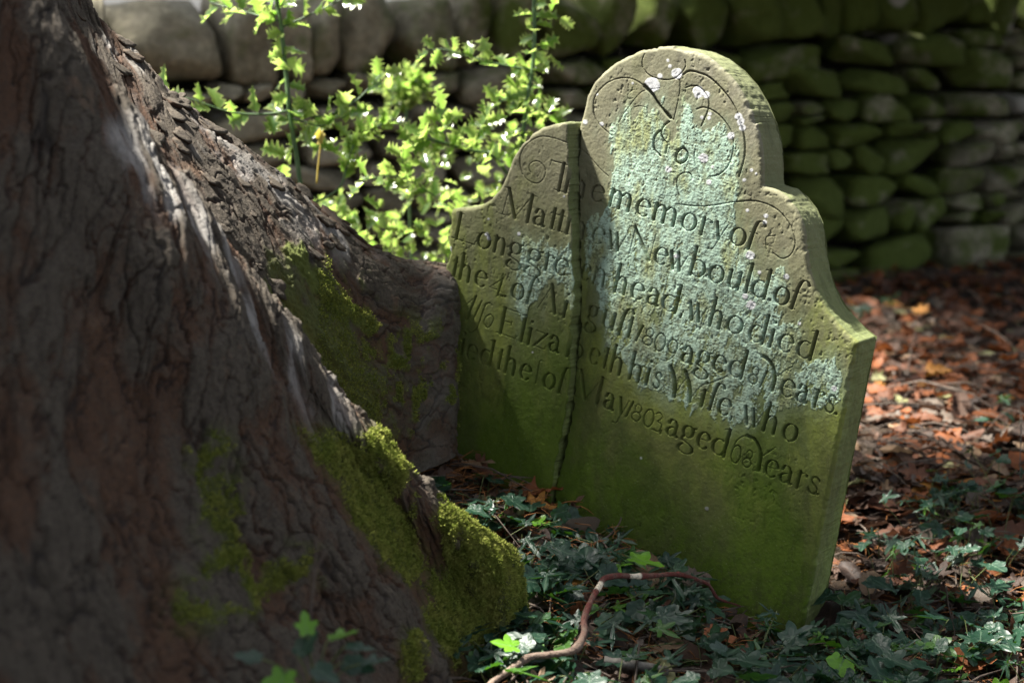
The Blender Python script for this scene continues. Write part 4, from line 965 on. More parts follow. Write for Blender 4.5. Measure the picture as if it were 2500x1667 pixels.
rh = np.random.default_rng(11)
def px_path(pts, Z, n):
    p = np.array(pts, float).reshape(-1, 2); z = np.linspace(Z[0], Z[1], len(p)) if np.ndim(Z) else np.full(len(p), Z)
    return catmull(at(p[:, 0], p[:, 1], z), n)
def along_branch(path, count, r, t0=.05, t1=1.0, size=(.040, .060), up=.45):
    """alternating leaves along a branch; base point, direction, normal, size"""
    t = np.linspace(t0, t1, count) + r.uniform(-.02, .02, count); t = np.clip(t, 0, 1)
    i = t * (len(path) - 1); j = np.minimum(i.astype(int), len(path) - 2)
    P_ = path[j] + (path[j + 1] - path[j]) * (i - j)[:, None]; T = unit(path[j + 1] - path[j])
    ph = np.arange(count) * 2.4 + r.uniform(0, 6); a = unit(np.cross(T, [0.1, .3, 1])); b = np.cross(T, a)
    out = np.cos(ph)[:, None] * a + np.sin(ph)[:, None] * b
    D = unit(out * .9 + T * .55 + np.array([0, -.1, up]) * .8 + r.normal(0, .25, (count, 3)))
    U_ = unit(np.array([0, -.55, .55]) + r.normal(0, .55, (count, 3)) + T * .3)
    return P_ + out * .004, D, U_, r.uniform(*size, count)
def holly(name, label, stem, stem_r, branches, extra=None, seed=0, group=None, size=(.040, .062)):
    """stem: world path; branches: list of (path, radius, leaf count)"""
    r = np.random.default_rng(seed); base = np.array(stem[-1] if stem[-1][2] < stem[0][2] else stem[0]); base[2] = ground_z(base[0], base[1])
    e = empty(name, label, 'holly bush' if 'bush' in name else 'holly plant', tuple(base), group)
    V, fs = tube(stem, np.linspace(stem_r * .8, stem_r, len(stem)), 8); obj('stem', mesh_np('stem', local(V, base), fs), MAT_HSTEM, e)
    L = []
    for path, rad, cnt in branches:
        if rad:
            V, fs = tube(path, np.linspace(rad, rad * .5, len(path)), 6); obj('branch', mesh_np('branch', local(V, base), fs), MAT_HSTEM, e)
        if cnt: L.append(along_branch(path, cnt, r, size=size))
    if extra: L += extra
    P_, D, U_, S = [np.concatenate(q) for q in zip(*L)]
    obj('leaves', leaves_mesh('leaves', P_, D, U_, S, r, base, HOLLY), MAT_HOLLY, e)
    return e
def down(path, n=8):
    """carry a stem on to the ground"""
    q = path[-1]; g = ground_z(q[0], q[1]) - .02
    return np.vstack([path, np.stack([np.linspace(q[0], q[0] + .02, n)[1:], np.full(n - 1, q[1]), np.linspace(q[2], g, n)[1:]], -1)])
ZA = 3.4
sA = down(px_path([668,-120, 676,0, 687,71, 700,196, 708,286, 722,368, 730,427, 742,510], ZA, 40))
brA = [(px_path([708,270, 650,279, 589,278, 537,267, 477,246, 414,231, 370,208], (ZA, 3.35), 24), .0030, 12),
       (px_path([709,283, 768,284, 809,280, 850,258, 877,240, 910,205, 936,172], (ZA, 3.45), 24), .0028, 13),
       (px_path([709,290, 750,300, 782,308, 820,297, 852,278], (ZA, 3.40), 16), .0022, 8),
       (px_path([679,52, 632,39, 589,27, 540,14, 512,4], (ZA, 3.45), 16), .0022, 13),
       (px_path([687,68, 741,44, 801,16, 845,-6, 880,-14], (ZA, 3.42), 16), .0024, 9),
       (px_path([676,0, 690,-30, 720,-50], (ZA, 3.5), 8), .0020, 8),
       (px_path([720,352, 706,372, 692,398], (ZA, 3.5), 8), .0016, 6),
       (px_path([672,-40, 687,71, 700,196, 709,290], ZA, 30), 0, 17),
       (px_path([712,310, 760,340, 790,370], (ZA, 3.5), 8), .0016, 7)]
A_ = holly('holly_sapling', 'tall holly sapling left of the headstone, with wide side branches and a hanging yellow leaf', sA, .0055, brA, seed=21, size=(.034, .058))
ZB = 3.45
sB = down(px_path([1304,-110, 1304,0, 1305,95, 1300,167, 1288,238, 1279,310, 1270,400], ZB, 36))
brB = [(px_path([1296,171, 1217,157, 1169,145, 1122,133, 1086,121, 1040,124], (ZB, 3.45), 20), .0026, 15),
       (px_path([1304,-90, 1304,0, 1305,95, 1300,167], ZB, 20), 0, 14),
       (px_path([1300,167, 1288,238, 1279,310, 1274,370], ZB, 20), 0, 20),
       (px_path([1290,230, 1250,235, 1210,255], (ZB, 3.5), 8), .0018, 12),
       (px_path([1284,280, 1320,270, 1350,290], (ZB, 3.6), 8), .0018, 12),
       (px_path([1304,40, 1330,28, 1368,42], (ZB, 3.55), 8), .0016, 4),
       (px_path([1302,130, 1320,118, 1340,130], (ZB, 3.55), 8), .0016, 6)]
holly('holly_sapling', 'slender holly sapling rising close behind the broken left shoulder of the headstone', sB, .0050, brB, seed=22, size=(.030, .050))
ZD = 4.25
sD = down(px_path([1003,200, 996,250, 991,290, 993,338], ZD, 16))
holly('holly_seedling', 'small blurred holly seedling between the two tall saplings, in front of the wall', sD, .0040, [(px_path([991,280, 996,250, 1003,200, 1008,180], ZD, 10), 0, 26), (px_path([996,250, 960,235, 950,215], ZD, 8), .002, 9), (px_path([996,250, 1030,230, 1045,210], ZD, 8), .002, 9)], seed=23)
# low bush filling the gap between root and stone
def bush_extra(r, n):
    px = r.uniform(745, 1330, n); up_ = np.interp(px, [745, 830, 900, 1000, 1120, 1230, 1330], [500, 465, 500, 400, 335, 310, 310]); lo = np.interp(px, [745, 900, 1000, 1100, 1330], [560, 660, 690, 700, 640])
    py = up_ + (lo - up_) * r.uniform(0, 1, n) ** .75
    hole = np.exp(-((px - 985) / 60) ** 2 - ((py - 520) / 45) ** 2) + .8 * np.exp(-((px - 900) / 60) ** 2 - ((py - 470) / 35) ** 2); k = r.uniform(0, 1, n) > hole * .9; px, py = px[k], py[k]
    Z = 3.30 + .85 * r.uniform(0, 1, len(px)) + .0006 * (640 - py); P_ = at(px, py, Z); m_ = len(px)
    return P_, unit(r.normal(0, 1, (m_, 3)) + [0, -.2, .5]), unit(np.array([0, -.45, .75]) + r.normal(0, .55, (m_, 3))), r.uniform(.024, .042, m_)
ZC = 3.45
sC = down(px_path([1026,334, 1094,353, 1150,368, 1203,381, 1250,440], (3.4, 3.6), 20))
brC = [(px_path([1250,420, 1203,381, 1150,368, 1094,353, 1026,334], (3.6, 3.4), 18), 0, 20), (px_path([1150,540, 1053,473, 1010,447, 971,432, 930,432, 888,440], (3.6, 3.3), 20), .0022, 19),
       (px_path([1060,440, 1020,380, 1005,330, 1085,310], (3.5, 3.4), 12), 0, 10), (px_path([1010,447, 985,400, 985,360], (3.45, 3.3), 8), .0016, 6),
       (px_path([1150,368, 1170,320, 1190,290], (3.5, 3.4), 10), .0016, 9), (px_path([1094,353, 1075,300, 1085,270], (3.5, 3.4), 8), .0016, 7)]
holly('holly_bush', 'low spreading holly bush between the tree root and the headstone', sC, .004, brC, [bush_extra(rh, 380)], seed=24, size=(.032, .052))
sE = down(px_path([959,294, 915,312, 877,335, 858,368, 846,410, 830,457, 790,485, 756,498], (3.5, 3.4), 26))
holly('holly_sapling', 'thin arching holly shoot bending right over the far tree root', sE, .0028, [(px_path([836,440, 848,400, 858,368, 877,335, 915,312, 959,292], (3.45, 3.5), 22), 0, 40)], seed=25, size=(.026, .042))
# the yellow leaf caught in the tall sapling
m = NT('yellow_leaf'); tr_ = m.n('ShaderNodeBsdfTranslucent'); m.put(tr_.inputs[0], (.50, .41, .06)); x = m.n('ShaderNodeMixShader'); x.inputs[0].default_value = .5
m.l(m.bsdf(m.mix(m.noise(90), (.40, .31, .07), (.58, .50, .16)), .6), x.inputs[1]); m.l(tr_.outputs[0], x.inputs[2]); MAT_YEL = m.done(x.outputs[0])
yp = px_path([788,318, 784,335, 781,365, 776,410, 773,448], 3.33, 16); yo = tuple(yp[0])
ye = empty('yellow_leaf', 'withered yellow leaf hanging by its long stalk from the tall holly sapling', 'fallen leaf', yo)
V, fs = tube(yp, np.linspace(.0012, .0020, 16), 6); obj('stalk', mesh_np('stalk', local(V, yo), fs), MAT_YEL, ye)
a = np.linspace(0, 2 * np.pi, 15)[:-1]; rr = 1 + .22 * np.cos(a * 3 + 1) + .1 * np.sin(a * 7); BV = np.stack([.009 * rr * np.cos(a) + .004 * np.sin(a * 4), .007 * np.sin(a * 2), .017 * rr * np.sin(a)], -1); BV = np.vstack([BV, [[0, 0, 0]]])
BF = np.stack([np.arange(14), (np.arange(14) + 1) % 14, np.full(14, 14)], -1); obj('blade', mesh_np('blade', BV + local(at(781, 335, 3.33)[None], yo), BF), MAT_YEL, ye)
# ================================================================== FALLEN LEAVES, IVY, STICKS
def on_ground(px, py, h=0.0):
    r = ray(px, py); t = 2.5
    for _ in range(12): t = (ground_z(*(CAM[:2] + t * r[:2])) + h - CAM[2]) / r[2]
    return CAM + t * r
def polar_leaf(outline, veins, rings, spokes, curl, seed, fold=.0):
    """leaf as a fan of rings. outline(theta)->radius; base at the origin, tip along +x, length about 1"""
    r = np.random.default_rng(seed); th = np.linspace(-np.pi, np.pi, spokes, endpoint=False); c = np.array([.38, 0])
    R_ = outline(th); V = [np.array([[c[0], 0.]])]
    for k in range(1, rings + 1): V.append(c + (R_ * k / rings)[:, None] * np.stack([np.cos(th), np.sin(th)], -1))
    V = np.vstack(V); edge = np.concatenate([[0]] + [np.full(spokes, k / rings) for k in range(1, rings + 1)])
    d = np.full(len(V), 9.)
    for (x0, y0, x1, y1) in veins:
        e = np.array([x1 - x0, y1 - y0]); q = V - [x0, y0]; t = np.clip(q @ e / (e @ e), 0, 1); d = np.minimum(d, np.linalg.norm(q - t[:, None] * e, axis=1) + .012 * t)
    vein = np.clip(1 - d / .028, 0, 1)
    x, y = V[:, 0], V[:, 1]
    a1, a2 = r.uniform(0, np.pi), r.uniform(-1, 1)
    z = .06 * np.abs(y) * 0 + curl * (.9 * y ** 2 + .55 * a2 * (x - .45) ** 2 + .35 * np.sin(5 * (x * np.cos(a1) + y * np.sin(a1))) * edge * .35) + fold * np.abs(y) - .018 * vein
    z = z + curl * .10 * r.normal(0, 1, len(V)) * edge
    V3 = np.stack([x, y, z], -1)
    if curl > .5:                                        # roll the sides in
        k = curl * 1.1; s_ = np.sign(y); ay = np.abs(y); V3[:, 1] = s_ * np.sin(np.minimum(ay * k * 2.2, 2.4)) / (k * 2.2); V3[:, 2] = z * .4 + (1 - np.cos(np.minimum(ay * k * 2.2, 2.4))) / (k * 2.2)
    tri = np.stack([np.zeros(spokes, int), 1 + np.arange(spokes), 1 + (np.arange(spokes) + 1) % spokes], -1)
    q = []
    for k in range(rings - 1):
        a = 1 + k * spokes; i = np.arange(spokes); j = (i + 1) % spokes; q.append(np.stack([a + i, a + spokes + i, a + spokes + j, a + j], -1))
    return V3, [tri, np.vstack(q)], vein
def lobes(th, specs, base):
    r = np.full(th.shape, base)
    for a, L, w in specs: d = np.angle(np.exp(1j * (th - a))); r = np.maximum(r, base + (L - base) * np.clip(1 - np.abs(d) / w, 0, 1) ** .85)
    return r
RAD = math.radians
def ivy_out(v):
    sp = [[(0, .62, .62), (RAD(68), .44, .55), (-RAD(68), .44, .55), (RAD(138), .36, .5), (-RAD(138), .36, .5)],
          [(0, .68, .42), (RAD(60), .50, .36), (-RAD(60), .50, .36), (RAD(130), .33, .4), (-RAD(130), .33, .4)],
          [(0, .60, .7), (RAD(75), .36, .7), (-RAD(75), .36, .7), (RAD(140), .34, .5), (-RAD(140), .34, .5)],
          [(0, .80, .30), (RAD(55), .62, .26), (-RAD(55), .62, .26), (RAD(125), .28, .35), (-RAD(125), .28, .35)]][v]
    return lambda th: lobes(th, sp, (.24, .17, .27, .12)[v]) * np.where(np.abs(np.abs(th) - np.pi) < .12, .75, 1), [(.1, 0, .38 + s[1] * math.cos(s[0]) * .9, s[1] * math.sin(s[0]) * .9) for s in sp]
IVY = []
for i in range(8): o_, vn = ivy_out(i % 4); IVY.append(polar_leaf(o_, vn, 5, 40, .14 + .08 * (i // 4), 300 + i, .10))
def maple_out(th): return lobes(th, [(0, .62, .42), (RAD(48), .55, .40), (-RAD(48), .55, .40), (RAD(100), .42, .40), (-RAD(100), .42, .40), (RAD(150), .3, .3), (-RAD(150), .3, .3)], .24) * (1 + .05 * np.sin(th * 23))
maple_v = [(0, 0, .38 + r_ * math.cos(a), r_ * math.sin(a)) for a, r_ in ((0, .6), (RAD(48), .52), (-RAD(48), .52), (RAD(100), .4), (-RAD(100), .4))]
def oval_out(th): x = np.cos(th); return 1 / np.sqrt((np.cos(th) / .58) ** 2 + (np.sin(th) / .30) ** 2) * (1 + .03 * np.sin(th * 30)) * (1 + .10 * np.clip(np.cos(th), 0, 1) ** 8)
oval_v = [(-.18, 0, .95, 0)] + [(x0, 0, x0 + .22, s * .25) for x0 in (0, .14, .28, .42, .56) for s in (-1, 1)]
FALL = [polar_leaf(maple_out, maple_v, 4, 36, c, 400 + i) for i, c in enumerate((.25, .5, .8, 1.1))] + [polar_leaf(oval_out, oval_v, 4, 26, c, 420 + i) for i, c in enumerate((.2, .4, .6, .9, 1.3))]
def ivy_mat():
    m = NT('ivy_leaf'); P = m.pos(); v = m.attr('vein'); r = m.attr('rnd'); n = m.noise(70, 3, .6, P)
    c = m.mix(n, (.006, .026, .016), (.014, .046, .024)); c = m.mix(m.ramp(r, [(.86, 0), (.92, 1)], 'LINEAR'), c, (.035, .095, .012)); c = m.mix(m.ramp(r, [(.965, 0), (.975, 1)]), c, (.10, .24, .015))
    c = m.mix(m.ramp(v, [(.2, 0), (.8, .55)]), c, (.13, .20, .13))
    b = m.bsdf(c, m.mix(n, (.34,) * 3, (.52,) * 3), m.bump(v, .5, .002), .42)
    t = m.n('ShaderNodeBsdfTranslucent'); m.put(t.inputs[0], m.mix(r, (.03, .10, .012), (.10, .30, .015)))
    x = m.n('ShaderNodeMixShader'); x.inputs[0].default_value = .18; m.l(b, x.inputs[1]); m.l(t.outputs[0], x.inputs[2]); return m.done(x.outputs[0])
MAT_IVY = ivy_mat()
TONES = ['dark brown', 'brown', 'russet', 'rusty orange', 'tan', 'pale yellow green', 'grey brown', 'golden orange']
def fallen_mat():
    m = NT('dead_leaf'); P = m.pos(); v = m.attr('vein'); r = m.attr('rnd'); n = m.noise(55, 5, .7, P); n2 = m.noise(180, 3, .7, P)
    st = [(.0, (.030, .018, .013)), (.125, (.075, .040, .025)), (.25, (.125, .050, .026)), (.375, (.215, .066, .018)), (.5, (.260, .175, .105)), (.625, (.235, .240, .110)), (.75, (.125, .100, .080)), (.875, (.420, .190, .035))]
    c = m.ramp(r, st, 'CONSTANT'); d = m.mix(m.ramp(n, [(.35, .55), (.55, 0)]), c, (.035, .02, .014)); d = m.mix(m.ramp(n2, [(.6, 0), (.75, .35)]), d, (.32, .22, .15))
    d = m.mix(m.ramp(v, [(.3, 0), (.9, .5)]), d, (.12, .07, .045))
    b = m.bsdf(d, .62, m.bump(n2, .5, .002), .35); t = m.n('ShaderNodeBsdfTranslucent'); m.l(c, t.inputs[0])
    x = m.n('ShaderNodeMixShader'); x.inputs[0].default_value = .22; m.l(b, x.inputs[1]); m.l(t.outputs[0], x.inputs[2]); return m.done(x.outputs[0])
MAT_FALL = fallen_mat()
MAT_TWIG = plain_mat('dry_twig', (.040, .028, .022), (.120, .095, .075), 60, .85)
MAT_NEEDLE = plain_mat('larch_needle', (.110, .042, .012), (.240, .095, .024), 40, .7)
MAT_IVYSTEM = plain_mat('ivy_stem', (.050, .075, .020), (.110, .120, .045), 60, .6)
rf = np.random.default_rng(77)
def solid_at(x, y):
    """inside the stone or the tree foot"""
    q = np.stack([x, y, np.zeros_like(x)], -1) - PR.P0; u = q @ PR.u; w = q @ PR.n
    s = (np.abs(u) < .40) & (w < .02) & (w > -.11)
    t = np.hypot(x + 1.2, y - 2.4) < .62
    return s | t
def scatter(n, x0, x1, y0, y1, r):
    x = r.uniform(x0, x1, n); y = r.uniform(y0, y1, n); k = (~solid_at(x, y)) & (((x > -.36 * y - .15) & (x < .55 * y + .3)) | (x < -1.45)); return x[k], y[k]
# ------------------------------------------------------------ fallen leaves
def make_fallen():
    xs, ys = [], []
    for n, b in ((4200, (-.6, 1.9, 1.9, 3.2)), (4200, (-.4, 2.7, 3.0, 4.6)), (5800, (-1.2, 3.9, 4.5, 6.9)), (2600, (-3.2, -1.4, 1.6, 5.0))):
        x, y = scatter(n, *b, rf); xs.append(x); ys.append(y)
    x = np.concatenate(xs); y = np.concatenate(ys); n = len(x)
    far = sstep(2.6, 4.0, y) * sstep(.2, .9, x)
    p_near = np.array([.30, .26, .14, .06, .08, .02, .13, .01]); p_far = np.array([.09, .17, .26, .28, .05, .02, .09, .04])
    cum = np.cumsum(p_near[None] * (1 - far[:, None]) + p_far[None] * far[:, None], 1); tone = (rf.uniform(0, 1, n)[:, None] > cum).sum(1).clip(0, 7)
    size = rf.uniform(.03, .095, n); size *= np.where(y < 2.6, .85, 1) * np.where(rf.uniform(0, 1, n) < .5, .7, 1)
    z = ground_z(x, y) + .004 + rf.uniform(0, .022, n) ** 1.0
    P_ = np.stack([x, y, z], -1); a = rf.uniform(0, 2 * np.pi, n); D = np.stack([np.cos(a), np.sin(a), rf.normal(.05, .22, n)], -1)
    U_ = unit(np.array([0, 0, 1.]) + rf.normal(0, .34, (n, 3))); flip = rf.uniform(0, 1, n) < .35; U_[flip] *= -1
    kind = rf.integers(0, len(FALL), n)
    return P_, D, U_, size, tone, kind
FP, FD, FU, FS, FT, FK = make_fallen()
# the singular leaves of the photograph: px, py, size, tone, shape, heading, lift
HERO = [(1147,1099,.062,5,4,10,.02,'pale green leaf against the foot of the broken slab, beside the far root'),(1229,1144,.085,1,2,-20,.02,'curled brown leaf on the needles below the broken slab'),(1064,1180,.050,4,5,20,.012,'pointed tan leaf on the needles beside the near mossy root'),
 (1168,1207,.048,5,0,-75,.016,'small pale green lobed leaf on the needle litter between root and stone'),(1200,1222,.075,0,1,-80,.02,'dark brown crumpled leaf just right of the small pale green lobed leaf'),(1255,1185,.055,4,6,35,.02,'pale rolled leaf at the bottom end of the crack'),(1268,1240,.070,7,1,10,.02,'orange leaf beside the dark ivy below the crack'),
 (1180,1285,.062,5,4,20,.022,'broad pale green leaf with arching stalk at the edge of the mossy root'),(1208,1312,.048,3,2,60,.02,'folded red brown leaf tip touching the mossy root'),(1554,1363,.080,4,6,-60,.05,'tan beech leaf standing on edge in the ivy above the red stick'),(1325,1408,.058,4,1,-20,.03,'papery grey tan leaf among the ivy left of the red stick'),
 (1379,1488,.062,3,0,-10,.03,'orange and red leaf under the bend of the red stick'),(1395,1450,.050,7,5,80,.03,'yellow brown leaf upright above the bend of the red stick'),(1592,1456,.045,4,2,90,.035,'crisp curled tan leaf in the ivy under the arch of the red stick'),(1706,1540,.062,3,0,-15,.035,'rusty leaf among dark ivy below the right end of the red stick'),(1668,1585,.075,1,6,-60,.025,'long brown leaf in shade above the short grey log'),
 (2116,1443,.060,4,7,70,.035,'pale cream cupped leaf standing out of the ivy right of the stone edge'),(2090,1470,.050,4,4,-20,.02,'flat cream leaf under the pale cupped leaf'),(2425,1460,.050,7,0,-40,.02,'bright golden lobed leaf on bare soil near the grey pebble'),(2437,1502,.060,5,5,-30,.012,'narrow pale green leaf on the soil below the golden leaf'),
 (2432,1310,.085,3,2,-70,.03,'large orange brown leaf curling at the edge of the ivy'),(2350,1290,.080,6,3,-60,.03,'greyish crumpled leaf left of the large orange brown leaf'),(2248,772,.075,7,0,80,.06,'yellow leaf far back on the orange litter'),(2330,1640,.085,3,2,30,.03,'big rusty crumpled leaf low in the corner'),(2440,1560,.080,2,3,0,.02,'russet rolled leaf near the corner of the picture'),(2280,1560,.070,6,6,-60,.02,'grey brown curled leaf below the thin upright stem')]
def fall_obj(P_, D, U_, S, tone, kind, label, group=None):
    key = (int(kind), int(tone))
    if key not in FMESH:
        TV, TF, TE = FALL[kind]; FMESH[key] = mesh_np('fallen_leaf', TV, TF, dict(vein=TE, rnd=np.full(len(TV), tone / 8 + .06)))
    o = obj('fallen_leaf', FMESH[key], MAT_FALL)
    R_ = frames(np.asarray(D)[None], np.asarray(U_)[None])[0]; M = Matrix([[*(R_[i] * S), P_[i]] for i in range(3)] + [[0, 0, 0, 1]]); o.matrix_world = M
    tag(o, label, 'fallen leaf', group); return o
FMESH = {}
for px, py, s, tone, kind, hd, lift, lab in HERO:
    p = on_ground(px, py, lift); a = math.radians(hd); tilt = .55 if lift > .045 else .25
    fall_obj(p, [math.cos(a), math.sin(a) * .8, math.sin(a) * .35], unit(np.array([-.1, -tilt, .8]) + rf.normal(0, .15, 3)), s, tone, kind, lab)
ppx, ppy, ppz = proj(FP); vis = (ppx > 0) & (ppx < 2500) & (ppy > 0) & (ppy < 1667) & ~((ppx < 1150) & (ppy < 1700)) & ~((ppx > 1100) & (ppx < 1960) & (ppy < 1080 + (ppx - 1100) * .5)); order = np.argsort(np.where(vis, -FS / ppz, 9)); near_i = order[:230]
for i in near_i:
    zone = 'in front of the headstone' if ppx[i] < 1900 else ('on the ground right of the headstone' if ppz[i] < 3.2 else 'on the ground far right behind the headstone')
    sh = 'lobed' if FK[i] < 4 else 'oval'; cu = 'curled' if FK[i] in (2, 3, 7, 8) else 'flattish'
    fall_obj(FP[i], FD[i], FU[i], FS[i], FT[i], FK[i], f'{TONES[FT[i]]} {cu} {sh} dead leaf {zone}', f'{TONES[FT[i]]} {cu} {sh} dead leaves {zone}')
rest = np.setdiff1d(np.arange(len(FP)), near_i)
def litter_mesh(idx):
    VV, FF, E_, R_, o = [], {}, [], [], 0; Rm = frames(FD[idx], FU[idx])
    for t, (TV, TF, TE) in enumerate(FALL):
        i = np.where(FK[idx] == t)[0]; k = len(TV); VV.append(place(TV, Rm[i], FS[idx][i], FP[idx][i]))
        for f in rep_faces(TF, k, len(i)): FF.setdefault(f.shape[1], []).append(f + o)
        E_.append(np.tile(TE, len(i))); R_.append(np.repeat(FT[idx][i] / 8 + .06, k)); o += k * len(i)
    return mesh_np('leaf_litter', np.vstack(VV), [np.vstack(f) for f in FF.values()], dict(vein=np.concatenate(E_), rnd=np.concatenate(R_)))
tag(obj('leaf_litter', litter_mesh(rest), MAT_FALL), 'deep litter of small brown and orange dead leaves over the ground', 'leaf litter', None, 'stuff')
# ------------------------------------------------------------ needles and twigs
def strips(n, box, L, W, r, lift):
    x, y = scatter(n, *box, r); n = len(x); z = ground_z(x, y) + r.uniform(.004, lift, n); c = np.stack([x, y, z], -1); a = r.uniform(0, np.pi, n)
    d = np.stack([np.cos(a), np.sin(a), r.normal(0, .22, n)], -1) * (r.uniform(*L, n) / 2)[:, None]; bend = np.stack([np.zeros(n), np.zeros(n), r.normal(.12, .1, n)], -1) * np.linalg.norm(d, axis=1)[:, None]
    s_ = unit(np.cross(d, [0, 0, 1])) * (r.uniform(*W, n) / 2)[:, None]; u = np.array([0, 0, 1]) * np.linalg.norm(s_, axis=1)[:, None]
    pts = []
    for k, w in ((-1, .5), (-.3, 1), (.4, 1), (1, .3)):
        q = c + d * k + bend * (1 - k * k)
        pts += [q - s_ * w, q + u * w * 1.4, q + s_ * w]
    V = np.stack(pts, 1); f = []
    for j in range(3):
        for q in range(3): a_ = j * 3 + q; b_ = j * 3 + (q + 1) % 3; f.append([a_, b_, b_ + 3, a_ + 3])
    return V.reshape(-1, 3), rep_faces([np.array(f)], 12, n)
V, fs = strips(5200, (-.5, 1.4, 2.05, 3.3), (.02, .05), (.0012, .0022), rf, .03); V2, fs2 = strips(900, (-.32, .22, 2.3, 3.0), (.03, .07), (.0012, .0022), rf, .05)
tag(obj('needle_litter', mesh_np('needle_litter', np.vstack([V, V2]), [np.vstack([fs[0], fs2[0] + len(V)])]), MAT_NEEDLE), 'orange larch needles scattered over the soil between root and headstone', 'needles', None, 'stuff')
V, fs = strips(900, (-.5, 1.6, 2.05, 3.6), (.06, .22), (.002, .005), rf, .03); V2, fs2 = strips(170, (.6, 2.4, 3.2, 6.5), (.15, .5), (.003, .006), rf, .08)
tag(obj('twig_litter', mesh_np('twig_litter', np.vstack([V, V2]), [np.vstack([fs[0], fs2[0] + len(V)])]), MAT_TWIG), 'fine dry twigs strewn through the leaf litter', 'twigs', None, 'stuff')
# ------------------------------------------------------------ ivy
def sprig_data(x, y, r, n=None, h=(.03, .085), size=None):
    """one trailing shoot: creeping stem, petioles and leaves"""
    size = ((.046, .074) if y < 2.75 else (.034, .055)) if size is None else size
    n = r.integers(3, 7) if n is None else n; a = r.uniform(0, 2 * np.pi); L = r.uniform(.08, .18)
    t = np.linspace(-.5, .5, 10); sx = x + np.cos(a) * t * L + .012 * np.sin(t * 9 + r.uniform(0, 6)); sy = y + np.sin(a) * t * L; sz = ground_z(sx, sy) + .012 + .01 * np.cos(t * 7)
    stem = np.stack([sx, sy, sz], -1); q = stem[r.integers(0, 10, n)]; top = q + np.stack([r.normal(0, .028, n), r.normal(-.008, .028, n), r.uniform(*h, n) * (.7 if y < 2.75 else 1) * (.35 if foot_d(x, y) < .15 else 1)], -1)
    hd = r.uniform(0, 2 * np.pi, n); D = unit(np.stack([np.cos(hd), np.sin(hd) - .25, r.normal(-.15, .25, n)], -1)); U_ = unit(np.array([-.10, -.12, 1]) + r.normal(0, .38, (n, 3)))
    return stem, q, top, D, U_, r.uniform(*size, n)
def sprig_meshes(sprigs, org, r, rnd=None):
    mb = MB(); P_, D_, U__, S_ = [], [], [], []
    for stem, q, top, D, U_, S in sprigs:
        V, fs = tube(stem, .0016, 5); mb.add(V, fs)
        for a, b in zip(q, top): c = (a + b) / 2 + [0, 0, .006]; V, fs = tube(np.array([a, c, b]), .0009, 4, False); mb.add(V, fs)
        P_.append(top - D * S[:, None] * .12); D_.append(D); U__.append(U_); S_.append(S)
    P_ = np.concatenate(P_)
    return mb.mesh('stem', org), leaves_mesh('leaves', P_, np.concatenate(D_), np.concatenate(U__), np.concatenate(S_), r, org, IVY, 'vein', rnd)
def foot_d(x, y):
    """distance in front of the slab's face"""
    q = np.array([x, y, 0.]) - PR.P0; return float(q @ PR.n) if abs(q @ PR.u) < .42 else 9.
LOG_ = on_ground(1550, 1630)
STKP = np.array([on_ground(a, b, .04)[:2] for a, b in ((1245,1635),(1344,1597),(1402,1585),(1426,1511),(1463,1431),(1508,1405),(1590,1405),(1683,1408),(1755,1461))])
STK_ = lambda x, y: float(np.min(np.hypot(STKP[:, 0] - x, STKP[:, 1] - y)))
def ivy_sites(r):
    out = []
    # dense in front of the slab, a drift along its right side, thinning out behind
    for n, box, ok in ((175, (-.12, .62, 2.10, 2.85), lambda x, y: (y < 2.86 - .62 * x) & (r.uniform(0, 1) < (.75 + .25 * sstep(.0, .22, x)))), (150, (.42, 1.05, 2.15, 3.1), lambda x, y: r.uniform(0, 1) < 1 - .62 * sstep(.62, .95, x)), (210, (.5, 1.6, 2.9, 4.0), lambda x, y: r.uniform(0, 1) < .75), (35, (.7, 2.2, 3.9, 6), lambda x, y: True)):
        for _ in range(n):
            x, y = r.uniform(box[0], box[1]), r.uniform(box[2], box[3])
            if ok(x, y) and not solid_at(np.array([x]), np.array([y]))[0] and abs(x) < .36 * y and STK_(x, y) > .022 and math.hypot(x - LOG_[0], (y - LOG_[1]) * 1.2) > .085 and foot_d(x, y) > .05: out.append((x, y))
    return out
ri = np.random.default_rng(55); sites = ivy_sites(ri); data = [sprig_data(x, y, ri) for x, y in sites]
c_ = np.array([proj(np.array([x, y, .05])) for x, y in sites]); inn = (c_[:, 0] > 1080) & (c_[:, 0] < 2480) & (c_[:, 1] < 1660) & (c_[:, 1] > 900)
near_s = set(np.argsort(np.where(inn, c_[:, 2], 99))[:70].tolist())
def ivy_label(px, py):
    if px < 1400: return 'dark ivy sprig trailing between the mossy root and the red stick'
    if px < 1750 and py > 1420: return 'dark veined ivy sprig under the arch of the red stick'
    if px < 1900: return 'ivy sprig pressed against the foot of the headstone'
    if px < 2150: return 'ivy sprig beside the right hand edge of the headstone'
    return 'thin ivy sprig out in the leaf litter right of the headstone'
for i in sorted(near_s):
    x, y = sites[i]; org = (x, y, float(ground_z(x, y))); lab = ivy_label(c_[i, 0], c_[i, 1])
    e = empty('ivy_sprig', lab, 'ivy', org, lab.replace('sprig', 'sprigs'))
    ms, ml = sprig_meshes([data[i]], org, ri); obj('stem', ms, MAT_IVYSTEM, e); obj('leaves', ml, MAT_IVY, e)
ms, ml = sprig_meshes([d for i, d in enumerate(data) if i not in near_s], (0, 0, 0), ri)
mbx = MB()
